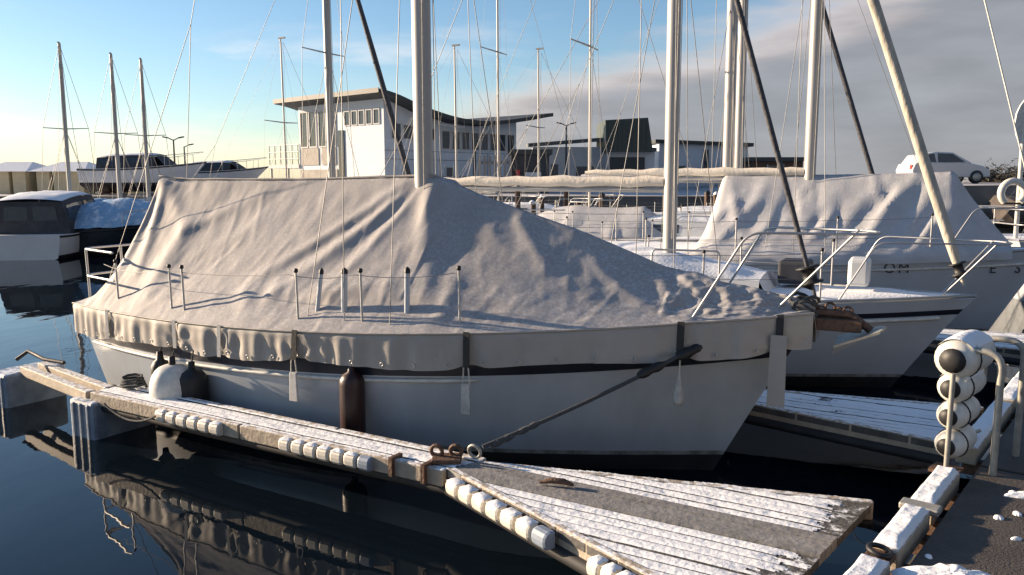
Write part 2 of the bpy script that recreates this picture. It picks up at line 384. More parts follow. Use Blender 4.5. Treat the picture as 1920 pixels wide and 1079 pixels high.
def hull_parts(par, H, band=.15, hullm=None, bandm=None, rub=True, boot=.13, antim=None, rub_t=(.02, .98)):
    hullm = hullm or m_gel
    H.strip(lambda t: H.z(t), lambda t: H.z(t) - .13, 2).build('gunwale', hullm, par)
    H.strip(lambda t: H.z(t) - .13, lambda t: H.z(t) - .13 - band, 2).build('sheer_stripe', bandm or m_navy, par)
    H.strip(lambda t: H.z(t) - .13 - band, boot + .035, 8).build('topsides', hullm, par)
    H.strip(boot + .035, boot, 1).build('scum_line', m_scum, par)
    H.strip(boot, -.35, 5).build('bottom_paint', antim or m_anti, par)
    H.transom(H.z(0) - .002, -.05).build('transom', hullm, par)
    m = MB()
    m.grid(lambda i, j: Vector((lerp(H.pt(i, H.z(i), 1).x, H.pt(i, H.z(i), 1).x, 0), lerp(-1, 1, j) * H.b(i) * .985, H.z(i) - .015 + .05 * (1 - (2 * j - 1) ** 2) * min(1, H.b(i)))), 40, 8)
    m.build('deck', m_deck, par)
    if rub:
        m = MB()
        for sd_ in (-1, 1):
            pts = []
            for i in range(41):
                t = lerp(rub_t[0], rub_t[1], i / 40); p = H.pt(t, H.z(t) - .16 - band, sd_); pts.append(p + Vector((0, sd_ * .012, 0)))
            m.tube(pts, .02, 8)
        m.build('rub_rail', m_fwhite, par)
    # toe rail
    m = MB()
    for sd_ in (-1, 1):
        m.tube([H.pt(i / 30, H.z(i / 30), sd_) + Vector((0, -sd_ * .03, .02)) for i in range(31)], .018, 6)
    m.build('toe_rail', m_alu, par)

def coachroof(par, H, x0, x1, h, w0, w1, windows=3, wm=None, snow=True):
    def zc(x): return H.z(x / H.L) + .03
    def top(u, v):
        x = lerp(x0, x1, u); ww = lerp(w0, w1, u) * .84; hh = h * (1 - .55 * smooth((u - .55) / .45))
        return Vector((x, lerp(-ww, ww, v), zc(x) + hh + .05 * (1 - (2 * v - 1) ** 2)))
    m = MB(); m.grid(top, 16, 8)
    for sd_ in (0, 1):
        m.grid(lambda u, v: lerp(top(u, sd_), Vector((lerp(x0, x1, u), (2 * sd_ - 1) * lerp(w0, w1, u), zc(lerp(x0, x1, u)) - .03)), v), 16, 2)
    for e in (0, 1):
        m.grid(lambda u, v: lerp(top(e, u), Vector((lerp(x0, x1, e) + (.12 if e else -.02), lerp(-1, 1, u) * lerp(w0, w1, e), zc(lerp(x0, x1, e)) - .03)), v), 8, 2)
    m.build('coachroof', m_deck, par)
    for sd_ in (0, 1):
        for k in range(windows):
            a = .08 + .6 * k / windows; b = a + .6 / windows - .05; mm = MB()
            def wn(u, v):
                uu = lerp(a, b, u); p = lerp(top(uu, sd_), Vector((lerp(x0, x1, uu), (2 * sd_ - 1) * lerp(w0, w1, uu), zc(lerp(x0, x1, uu)) - .03)), lerp(.25, .68, v)); return p + Vector((0, (2 * sd_ - 1) * .006, .002))
            mm.grid(wn, 4, 2); mm.build('cabin_window', m_glass, par)
    if snow: snow_on(par, top, 40, 20, .045)

def stanchions(par, H, ts, h=.55, lines=True, r=.011, sides=(-1, 1)):
    for sd_ in sides:
        tips = []
        for t in ts:
            p = H.pt(t, H.z(t), sd_) + Vector((0, -sd_ * .05, 0)); q = p + Vector((0, sd_ * .01, h))
            st = tubes_build('stanchion', [p, q], r, m_steel, par, 6); MB().lathe(q, (0, 0, 1), [(0, .012), (.008, .019), (.03, .019), (.036, .008)], 8).build('stanchion_cap', m_black, st)
            tips.append(q)
        if lines and len(tips) > 1:
            for dz in (-.02, -.28):
                pts = []
                for a, b in zip(tips, tips[1:]): pts += catenary(a + Vector((0, 0, dz)), b + Vector((0, 0, dz)), .012, 6)
                tubes_build('lifeline', pts, .0035, m_wire, par, 5)

def tent(par, H, x0, x1, xr0, xr1, zr, skirt, m, seed=1, name='tarp', folds=14, amp=.035, nu=90, nv=36):
    rnd = random.Random(seed)
    fl = [(rnd.uniform(x0, x1), rnd.uniform(.55, 1.05), rnd.uniform(-.7, .5), rnd.uniform(-1.2, -.5), rnd.uniform(.025, .055), rnd.uniform(-.7, 1) * amp) for _ in range(folds)]
    def g(u, v):
        x = lerp(x0, x1, u); t = max(0, min(1, x / H.L)); zg = H.z(t) + .03; bw = H.b(t) + .035
        if x < xr0: zz = lerp(zg + .05, zr, smooth((x - x0) / (xr0 - x0)) if xr0 > x0 else 1)
        elif x > xr1: zz = lerp(zr, zg + .08, ((x - xr1) / (x1 - xr1)) ** .9)
        else: zz = zr - .04 * math.sin(math.pi * (x - xr0) / (xr1 - xr0))
        sgn = -1 if v < .5 else 1; q = abs(v - .5) * 2                # 0 ridge .. 1 skirt bottom
        if q > .86: k = (q - .86) / .14; p = Vector((x, sgn * (bw + .012 * k + .02 * k * math.sin(x * 9 + sgn)), zg - skirt * k)); return p
        w_ = 1 - q / .86
        y = sgn * bw * (1 - w_); z = zg + (zz - zg) * (.75 * w_ + .25 * w_ * w_)
        a = 0
        for fx, fw, dx, dw, sg, am in fl:
            L2 = dx * dx + dw * dw + 1e-6; rx, rw = x - fx, (w_ - fw) * 1.4
            k = max(0, min(1, (rx * dx + rw * dw) / L2)); d2 = (rx - k * dx) ** 2 + (rw - k * dw) ** 2
            a += am * math.exp(-d2 / (2 * sg * sg)) * math.sin(math.pi * (.06 + .88 * k))
        a += .012 * fbm(x * 3, w_ * 4 + 10 * sgn, seed)
        return Vector((x, y + sgn * a * .7, z + a * .5))
    return MB().grid(g, nu, nv).build(name, m, par)

# ---- the covered boat in the foreground --------------------------------------
BL = 7.25
BOW1 = Vector((2.25, 5.80, 0)); ST1 = BOW1 - AX * BL
H1 = Hull(BL, 2.44, (.97, 1.05, 1.30), stern=.60, ob=.72, os=.36, peak=.45)
boat1 = thing('sailboat', 'white sailboat with navy stripe wrapped under a large grey winter cover', 'sailboat', ST1, HEAD)
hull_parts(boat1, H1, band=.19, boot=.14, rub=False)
m = MB()
for sd_ in (-1, 1):
    m.tube([H1.pt(lerp(.02, .70, i / 40), H1.z(lerp(.02, .70, i / 40)) - .355, sd_) + Vector((0, sd_ * .012, 0)) for i in range(41)], [.017] * 40 + [.006], 8)
m.build('rub_rail', m_fwhite, boat1)
MX1 = 3.86
rigging(boat1, H1, MX1, 1.35, 12.6, rake=.05, r=.085, spreaders=(.52,), fore=(BL - .02, 0, 1.42), fore_r=.021, fore_m=m_furld, wire_r=.004)

l2w = Matrix.Translation(ST1) @ Matrix.Rotation(HEAD, 4, 'Z')
def gun_t(px, side=-1, lift=.03):
    best = min((abs(proj(l2w @ H1.pt(i / 600, H1.z(i / 600) + lift, side))[0] - px), i / 600) for i in range(601)); return best[1]
pulpit(boat1, H1, BL + .28, .62, gun_t(1285), .40)
for px, top in ((210, 515), (310, 500), (335, 500), (550, 500), (672, 510), (858, 488)):
    t = gun_t(px); p = H1.pt(t, H1.z(t) - .05, -1) + Vector((0, .07, 0)); 
    h = .55
    q = p + Vector((0, -.01, h)); st = tubes_build('stanchion', [p, q], .010, m_steel, boat1, 6)
    MB().lathe(q, (0, 0, 1), [(0, .012), (.006, .018), (.03, .018), (.036, .008)], 8).build('stanchion_cap', m_black, st)
stanchions(boat1, H1, (.05, .2, .36, .5, .64), lines=False, sides=(1,))
ts = [gun_t(px) for px in (210, 310, 550, 672, 858)]
pts = []
tips = [H1.pt(t, H1.z(t) + .48, -1) + Vector((0, .06, 0)) for t in ts]
for k, (a, b) in enumerate(zip(tips, tips[1:])): pts += catenary(a, b, .03 if k else .05, 6)
tubes_build('lifeline', pts, .003, m_wire, boat1, 5)
# shroud terminals standing through the cover, in pale sleeves
for px, dx, rr in ((570, .05, .018), (622, 0, .026), (741, 0, .022)):
    t = gun_t(px); p = H1.pt(t, H1.z(t) + .06, -1) + Vector((0, .16, .02)); q = p + Vector((dx, .02, .40))
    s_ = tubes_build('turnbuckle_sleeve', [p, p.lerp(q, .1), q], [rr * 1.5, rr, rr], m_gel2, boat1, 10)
    MB().lathe(q, (dx, .02, .4), [(0, rr * 1.1), (.03, rr * 1.1), (.05, .006)], 8).build('sleeve_cap', m_black, s_)
    MB().lathe(p - Vector((0, 0, .05)), (0, 0, 1), [(0, .05), (.05, .052), (.09, .035)], 10).build('deck_collar', m_bag, s_)
# pushpit, rudder and stern gear
for zz in (.32, .60):
    e = [Vector((.75, -H1.b(.1) + .06, H1.z(0) + zz)), Vector((.05, -H1.b(0) + .06, H1.z(0) + zz)), Vector((-.02, 0, H1.z(0) + zz)), Vector((.05, H1.b(0) - .06, H1.z(0) + zz)), Vector((.75, H1.b(.1) - .06, H1.z(0) + zz))]
    pts = [e[0]] + arc_corner(e[0], e[1], e[2], .15) + arc_corner(e[2], e[3], e[4], .15) + [e[4]]
    tubes_build('pushpit_rail', pts[:], .0125, m_steel, boat1)
for y in (-.62, -.2, .2, .62):
    tubes_build('pushpit_post', [(.05, y, H1.z(0) - .05), (.03, y, H1.z(0) + .60)], .0125, m_steel, boat1)
MB().box((.02, .35, H1.z(0) + .42), (.06, .5, .07)).build('pushpit_seat', m_fwhite, boat1, bevel=.015)
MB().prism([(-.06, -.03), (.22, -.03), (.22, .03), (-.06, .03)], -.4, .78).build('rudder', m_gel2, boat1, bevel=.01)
MB().box((.0, -.0, .90), (.2, .09, .28)).build('rudder_head', m_orange, boat1, bevel=.02)
# bow roller with anchor and chain
bz = 1.27
MB().box((BL + .05, 0, bz - .02), (.50, .15, .09)).build('bow_roller', m_rust, boat1, bevel=.01)
an = MB().tube([(BL - .25, 0, bz + .06), (BL + .22, 0, bz + .055), (BL + .36, 0, bz - .05)], .03, 8).build('anchor_shank', m_rust, boat1)
m = MB()
for sd_ in (-1, 1):
    a = Vector((BL + .46, 0, bz - .03)); b = Vector((BL + .10, sd_ * .0, bz - .26)); c = Vector((BL + .13, sd_ * .21, bz - .16)); d = Vector((BL + .42, sd_ * .13, bz - .05)); o = Vector((0, 0, .018))
    m.add([a, b, c, d, a + o, b + o, c + o, d + o], [(0, 1, 2, 3), (4, 7, 6, 5), (0, 4, 5, 1), (1, 5, 6, 2), (2, 6, 7, 3), (3, 7, 4, 0)])
m.build('anchor_fluke', m_galv, an)
def ring(c, n, r, rr, nn=14):
    n = Vector(n).normalized(); a = n.orthogonal().normalized(); b = n.cross(a); c = Vector(c)
    return [c + (a * math.cos(2 * math.pi * k / nn) + b * math.sin(2 * math.pi * k / nn)) * r for k in range(nn + 1)], rr
for i in range(7):
    pts, rr = ring((BL - .16 + .06 * i, .02 * (i % 2), bz + .085 + .015 * math.sin(i * 2)), (0, 1, i % 2), .032, .009)
    MB().tube(pts, rr, 6).build('chain_link', m_rust, boat1)
m = MB(); rnd = random.Random(3)
for i in range(4):
    pts = [Vector((BL - .10 + .10 * math.cos(a * .5 + i), .11 * math.sin(a * .5 + i), bz + .06 + .03 * i + .03 * math.sin(a + i))) for a in range(14)]
    m.tube(pts, .014, 6)
m.build('coiled_rope', m_rope, boat1)
for sd_ in (-1, 1):
    MB().box((BL - .62, sd_ * .34, H1.z(.92) - .03), (.2, .05, .06)).build('fairlead', m_black, boat1, bevel=.015)

# ---- its winter cover
cover = thing('boat_cover', 'large grey canvas winter cover tented over the nearest sailboat', 'boat cover', ST1, HEAD)
XC0, XC1 = -.02, BL - .02
FOLDS = [(.5, 1, .30, .05, .05, .06), (.52, 1, .62, .35, .05, -.05), (.55, 1, .85, .35, .05, .06), (.55, 1, 1.22, .66, .06, .035), (1.22, .68, 1.2, .12, .10, .07),
         (1.22, .66, 2.15, .96, .05, .03), (1.4, .62, 2.3, .9, .07, -.010), (1.6, .5, 2.4, .8, .05, .015),
         (3.8, 1.02, 2.55, .36, .045, .045), (3.84, 1.02, 2.75, .36, .04, -.03), (3.86, 1.02, 2.95, .30, .045, .05), (3.88, 1.02, 3.2, .25, .05, -.03), (3.9, 1, 3.4, .22, .04, .035),
         (3.95, 1, 4.5, .12, .07, .075), (3.95, 1, 4.25, .2, .05, .02), (4.0, 1, 4.95, .25, .07, -.02), (4.1, 1, 5.6, .4, .06, .02), (4.85, .93, 5.25, .6, .05, .06), (4.62, .14, 4.55, .5, .05, .06),
         (1.3, .15, 2.9, .24, .05, .025), (2.55, .26, 2.75, .10, .06, .025), (2.9, .26, 3.05, .1, .07, .025), (3.5, .26, 3.65, .1, .07, .025), (2.9, .27, 5.2, .30, .05, .035), (3.0, .16, 4.5, .20, .05, -.03),
         (3.6, .30, 4.6, .42, .04, .03), (5.6, .75, 6.3, .2, .06, .05), (6.1, .8, 6.45, .0, .06, .06), (6.3, .9, 6.62, .1, .05, .06), (6.5, .9, 6.9, .05, .05, .05), (6.62, .9, 6.65, 0, .04, .05), (6.8, .9, 7.0, .1, .04, .04)]
rnd = random.Random(11)
for _ in range(46):
    x = rnd.uniform(.4, 6.6); ww = rnd.uniform(.05, .95); a = rnd.uniform(-1, 1); FOLDS.append((x, ww, x + rnd.uniform(.2, .8) * math.cos(a) * (1 if x > 4 else -1), ww - .35 * abs(math.sin(a)), rnd.uniform(.02, .045), rnd.uniform(-.006, .009)))
for _ in range(90):
    x = rnd.uniform(.5, 6.4); ww = rnd.uniform(.25, 1.0); FOLDS.append((x, ww, x + rnd.uniform(-.35, .25), ww - rnd.uniform(.15, .6), rnd.uniform(.012, .022), rnd.uniform(-.006, .010)))
RIDGE = [(-.1, 1.02), (.12, 1.35), (.5, 2.29), (1.0, 2.275), (2.4, 2.275), (3.6, 2.30), (4.02, 2.295), (4.4, 2.16), (5.33, 1.88), (6.1, 1.60), (6.45, 1.53), (6.75, 1.47), (7.05, 1.43), (7.35, 1.33)]
def interp(tab, x):
    if x <= tab[0][0]: return tab[0][1]
    for (a, fa), (b, fb) in zip(tab, tab[1:]):
        if x <= b: return lerp(fa, fb, (x - a) / (b - a))
    return tab[-1][1]
TIES = [gun_t(px) * BL for px in (210, 335, 420, 562, 880, 1282, 1468)]
def cov(x, q, sgn):
    """q: 0 ridge, 1 gunwale edge, 2 bottom of the skirt"""
    t = max(0, min(1, x / BL)); zg = H1.z(t) + .035; bw = H1.b(t) + .04 + .05 * smooth((x - 6.4) / .5)
    zr = interp(RIDGE, x)
    if q > 1:
        k = q - 1; tie = min(abs(x - tx) for tx in TIES)
        pull = math.exp(-(tie / .10) ** 2)
        wave = .012 * math.sin(x * 17 + 2.2 * math.sin(x * 2.7)) + .006 * math.sin(x * 39 + 3 * math.sin(x * 1.9))
        r_ = math.hypot(tie, (1.05 - k) * .27); ang = math.atan2((1.05 - k) * .27, tie + .005)
        fan = .012 * math.cos(9 * ang + 2 * math.sin(x * 4)) * math.exp(-r_ / .22) * min(1, r_ / .05)
        drop = .265 + .018 * math.sin(x * 3.1) - .03 * pull + .035 * smooth((1.6 - x) / 1.6)
        calm = .45 if 4.7 < x < 6.2 else 1
        y = bw + .012 + (wave + fan) * min(1, k * 2.5) * calm - .03 * pull * k + .02 * k * (t > .8)
        p = Vector((x, sgn * y, zg - drop * k))
        if x > BL - .5: p.y *= 1
        return p
    w_ = 1 - q
    prof = .78 * w_ + .22 * w_ ** 2.2
    if x > 4.0: prof = lerp(prof, .55 * w_ + .45 * math.sin(w_ * math.pi / 2) ** 2, smooth((x - 4) / 2) * .5)
    y = bw * (1 - w_) ; z = zg + (zr - zg) * prof
    # stanchion feet and coach roof push the cloth out low down
    a = 0
    for x0, w0, x1, w1, sg, am in FOLDS:
        if sgn > 0: x0 += .23; x1 += .1
        dx, dw = x1 - x0, (w1 - w0) * 1.5; rx, rw = x - x0, (w_ - w0) * 1.5
        k = max(0, min(1, (rx * dx + rw * dw) / (dx * dx + dw * dw + 1e-6))); d2 = (rx - k * dx) ** 2 + (rw - k * dw) ** 2
        if d2 < 9 * sg * sg: a += (.5 if x < 4.2 else .34) * am * math.exp(-d2 / (2 * sg * sg)) * smooth(1.25 - .8 * k)
    a += .012 * fbm(x * 1.3, w_ * 2 + 9 * sgn, 2, 3) * min(1, w_ * 5)
    a += .004 * fbm(x * 6, w_ * 9 + 9 * sgn, 5, 3)
    if x > 6.2: a += .028 * fbm(x * 4.5, w_ * 3 + sgn, 8, 3) * min(1, w_ * 5)
    # small sag beside the ridge so that the ridge reads as a line
    return Vector((x, sgn * (y + a * .75), z + a * .45 + .012 * math.exp(-(w_ - 1) ** 2 / .002)))
m = MB()
NU, NV = 480, 48
def top_fn(u, v):
    sgn = -1 if v < .5 else 1; return cov(lerp(XC0, XC1, u), abs(v - .5) * 2, sgn)
m.grid(top_fn, NU, NV * 2)
tarp = m.build('tarp', m_cover, cover)
for sgn in (-1, 1):
    m = MB(); m.grid(lambda u, v: cov(lerp(XC0, XC1, u), 1 + v, sgn), 420, 10); m.build('skirt', m_skirt, cover)
# bow flap closing the front
m = MB()
m.grid(lambda u, v: lerp(cov(XC1, abs(u - .5) * 2, -1 if u < .5 else 1), Vector((XC1 + .03, (2 * u - 1) * .10, H1.z(1) - .16)), v), 16, 4); m.build('bow_flap', m_skirt, cover)
# stern flap
m = MB()
m.grid(lambda u, v: lerp(cov(XC0, abs(u - .5) * 2, -1 if u < .5 else 1), Vector((XC0 - .02, (2 * u - 1) * (H1.b(0) + .04), H1.z(0) - .2)), v), 24, 6); m.build('stern_flap', m_skirt, cover)
# ridge seam and hem
tubes_build('ridge_seam', [cov(lerp(.5, 4.02, i / 60), 0, -1) + Vector((0, 0, .006)) for i in range(61)], .011, m_skirt, cover, 6)
for sgn in (-1,):
    tubes_build('hem_rope', [cov(lerp(XC0, XC1, i / 240), 1, sgn) + Vector((0, sgn * .008, 0)) for i in range(241)], .009, m_skirt, cover, 6)
for k in range(26):
    x = .25 + k * .265; pts, rr = ring(cov(x, 1.86, -1) + Vector((0, -.012, 0)), (0, 1, 0), .014, .004, 10); MB().tube(pts, rr, 5).build('eyelet', m_steel, cover)
# tie straps with hanging weights
for px, length, kind in ((335, .0, 's'), (420, .0, 's'), (562, .34, 'b'), (880, .36, 'b'), (1282, .34, 'r'), (1468, .42, 'f'), (210, 0, 's')):
    t = gun_t(px); x = t * BL
    a = cov(x, 1, -1) + Vector((0, -.02, .015)); b = cov(x, 2, -1) + Vector((0, -.03, -.01)); c = b + Vector((0, -.015, -length))
    wd = .026 if kind != 's' else .020
    def flat(p0, p1, w0, w1, th=.006):
        mm = MB(); 
        mm.add([p0 + Vector((-w0, 0, 0)), p0 + Vector((w0, 0, 0)), p1 + Vector((w1, 0, 0)), p1 + Vector((-w1, 0, 0)), p0 + Vector((-w0, -th, 0)), p0 + Vector((w0, -th, 0)), p1 + Vector((w1, -th, 0)), p1 + Vector((-w1, -th, 0))],
               [(0, 3, 2, 1), (4, 5, 6, 7), (0, 1, 5, 4), (1, 2, 6, 5), (2, 3, 7, 6), (3, 0, 4, 7)]); return mm
    st = flat(a, b + Vector((0, -.012, 0)), wd, wd).build('tie_strap', m_black if kind != 's' else m_strap, cover)
    if kind == 'b':
        tubes_build('cord', [b + Vector((-.02, -.02, 0)), c + Vector((-.03, 0, .22))], .006, m_rope_w, st, 6)
        tubes_build('cord', [b + Vector((.02, -.02, 0)), c + Vector((.03, 0, .22))], .006, m_rope_w, st, 6)
        flat(c + Vector((0, 0, .24)), c, .034, .042, .02).build('weight_tail', m_bag if px > 700 else m_strap, st, bevel=.006)
    if kind == 'r':
        tubes_build('cord', [b, c + Vector((0, 0, .2))], .006, m_rope_w, st, 6)
        MB().lathe(c + Vector((0, 0, .24)), (0, 0, -1), [(0, .01), (.06, .018), (.14, .035), (.2, .04), (.235, .03), (.24, .005)], 12).build('weight_bag', m_bag, st)
    if kind == 'f':
        flat(b + Vector((-.0, -.02, .12)), c + Vector((.0, -.03, .02)), .055, .062, .012).build('hanging_flap', m_skirt, st)

# ---- fenders hung on the near side
def fender(name, label, px, zc, ln, rad, m, cat='fender', off=.0, ball=False):
    t = gun_t(px); zt = H1.z(t); p = H1.pt(t, zc, -1); q = Vector((p.x, p.y - rad - .02 - off, zc))
    pw = l2w @ q
    o = thing(name, label, cat, Vector((pw.x, pw.y, zc - ln / 2)), HEAD)
    if ball: prof = [(.0, .04)] + [(ln * (.5 - .5 * math.cos(math.pi * k / 14)) , rad * max(.2, math.sin(math.pi * k / 14) ** .65)) for k in range(1, 14)] + [(ln, .035)]
    else: prof = [(-.05, .025), (0, .035), (.02, rad * .7), (.06, rad * .95), (.10, rad), (ln - .1, rad), (ln - .06, rad * .95), (ln - .02, rad * .7), (ln, .035), (ln + .05, .025)]
    MB().lathe((0, 0, 0), (0, 0, 1), prof, 22).build('body', m, o)
    MB().lathe((0, 0, ln), (0, 0, 1), [(0, .03), (.07, .028), (.075, .01)], 10).build('eye_end', m_black, o)
    g = cov(t * BL, 2, -1); gl = Vector((0, max(0, g.y - q.y) * 0 + .03, zt - .2 - (zc - ln / 2)))
    tubes_build('lanyard', [(0, 0, ln + .05), gl], .007, m_rope, o, 6)
    return o
fender('fender', 'long dark maroon cylinder fender hanging mid side of the covered sailboat', 692, .46, .66, .10, m_maroon)
fender('fender', 'slim black fender beside the pale ball fender near the stern', 296, .45, .40, .085, m_black)
fender('fender', 'fat pale grey ball fender hanging near the stern of the covered sailboat', 342, .44, .46, .20, m_fwhite, ball=True)
fender('fender', 'black barrel fender pressed against the pale ball fender', 368, .42, .42, .13, m_black)

# ---- boats in the next berths
def simple_sailboat(name, label, bow, L, B, sheer, mast_s, mast_h, head=HEAD, hullm=None, bandm=None, band=.08, covered=None, boom_len=2.6, boom_z=2.3, mast_r=.07, fore=None, roof=True, group=None, detail=True, boom_m=None, spreaders=(.5,), fore_m=None, mast_z=1.4, wire=.005, rails=True, mast_px=None, boom_r=.10):
    ax = Vector((math.cos(head), math.sin(head), 0)); st = Vector(bow) - ax * L; st.z = 0
    H = Hull(L, B, sheer, stern=.68)
    if mast_px: mast_s = min((abs(proj(Vector((bow[0], bow[1], 2.3)) - ax * (k * .01))[0] - mast_px), k * .01) for k in range(120, int(L * 75)))[1]
    o = thing(name, label, 'sailboat', st, head, group)
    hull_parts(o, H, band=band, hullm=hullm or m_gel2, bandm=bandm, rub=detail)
    mx = L - mast_s
    if roof: coachroof(o, H, L * .30, L * .74, .36, B * .33, B * .22, snow=True)
    snow_on(o, lambda u, v: Vector((lerp(.1, L - .15, u), lerp(-1, 1, v) * (H.b(lerp(.1, L - .15, u) / L) - .07) * .97, H.z(lerp(.1, L - .15, u) / L) + .03 * (1 - (2 * v - 1) ** 2))), 60, 14, .03)
    rigging(o, H, mx, mast_z, mast_h, rake=.04, r=mast_r, spreaders=spreaders, fore=(L - .12, 0, sheer[2] + .12), fore_r=fore or .006, fore_m=fore_m, wire_r=wire)
    if boom_len: boom(o, mx, boom_z, boom_len, 0, boom_m, boom_r)
    if rails:
        pulpit(o, H, L + .18, .58, .84, .35); stanchions(o, H, (.06, .2, .36, .52, .68, .82))
        for zz in (.3, .58):
            e = [Vector((.7, -H.b(.1) + .06, H.z(0) + zz)), Vector((.06, -H.b(0) + .08, H.z(0) + zz)), Vector((.06, H.b(0) - .08, H.z(0) + zz)), Vector((.7, H.b(.1) - .06, H.z(0) + zz))]
            tubes_build('pushpit_rail', [e[0]] + arc_corner(e[0], e[1], e[2], .15) + arc_corner(e[1], e[2], e[3], .15) + [e[3]], .0125, m_steel, o)
    return o, H, mx
BOW2 = Vector((4.88, 8.32, 0))
b2, H2, mx2 = simple_sailboat('sailboat', 'white sailboat with snowy deck and tan covered boom beside the tented one', BOW2, 8.2, 2.7, (.95, .93, 1.06), 3.26, 10.2, mast_px=1259, fore=.055, band=.06, boom_len=4.0, boom_z=2.22, boom_r=.07, mast_r=.08, mast_z=1.38)
# gear on its deck
MB().box((mx2 + 1.45, .25, 1.22), (.34, .5, .26)).build('deck_hatch_box', m_canvas, b2, bevel=.03)
MB().box((mx2 + 2.15, .0, 1.28), (.22, .4, .3)).build('locker', m_deck, b2, bevel=.04)
e = [Vector((mx2 - .0, -.75, 1.05)), Vector((mx2 - .0, -.75, 1.5)), Vector((mx2 + .75, -.68, 1.5)), Vector((mx2 + .75, -.68, 1.05))]
tubes_build('grab_rail', [e[0]] + arc_corner(e[0], e[1], e[2], .06) + arc_corner(e[1], e[2], e[3], .06) + [e[3]], .012, m_steel, b2)

BOW3 = Vector((7.45, 11.0, 0))
b3, H3, mx3 = simple_sailboat('sailboat', 'blue grey hulled sailboat with lettering on its side under a pale tarp', BOW3, 8.4, 2.8, (1.12, 1.15, 1.32), 3.05, 12.3, mast_px=1519, band=.02, roof=False, boom_len=3.6, boom_z=2.36, boom_r=.07, mast_r=.085, fore=.011, fore_m=m_fwhite, bandm=m_gel2, rails=True)
c3 = thing('boat_cover', 'pale snow dusted tarp tented over the sailboat with lettering', 'boat cover', Vector(BOW3) - AX * 8.4, HEAD)
tent(c3, H3, 3.55, 7.9, 3.95, 7.15, 2.40, .12, m_cover2, 4, amp=.05, folds=50)
# lettering on hull 3 (only single letters can be told apart in the photograph)
def letter(ch, px, size):
    cu = bpy.data.curves.new('letter', 'FONT'); cu.body = ch; cu.size = size; cu.extrude = .002
    to = bpy.data.objects.new('tmp', cu); C.objects.link(to); bpy.context.view_layer.update()
    me = bpy.data.meshes.new_from_object(to.evaluated_get(bpy.context.evaluated_depsgraph_get())); C.objects.unlink(to); bpy.data.objects.remove(to)
    l3 = Matrix.Translation(Vector(BOW3) - AX * 8.4) @ Matrix.Rotation(HEAD, 4, 'Z')
    t = min((abs(proj(l3 @ H3.pt(i / 400, .98, -1))[0] - px), i / 400) for i in range(401))[1]
    p = H3.pt(t, 1.0, -1); q = H3.pt(t + .01, 1.0, -1); ang = math.atan2(q.y - p.y, q.x - p.x)
    me.materials.clear(); me.materials.append(m_navy)
    o = bpy.data.objects.new('letter', me); C.objects.link(o); o.parent = b3; o.location = p + Vector((0, -.03, 0)); o.rotation_euler = (R(90), 0, ang)
for ch, px in (('O', 1655), ('M', 1682), ('E', 1852), ('S', 1898)): letter(ch, px, .2)

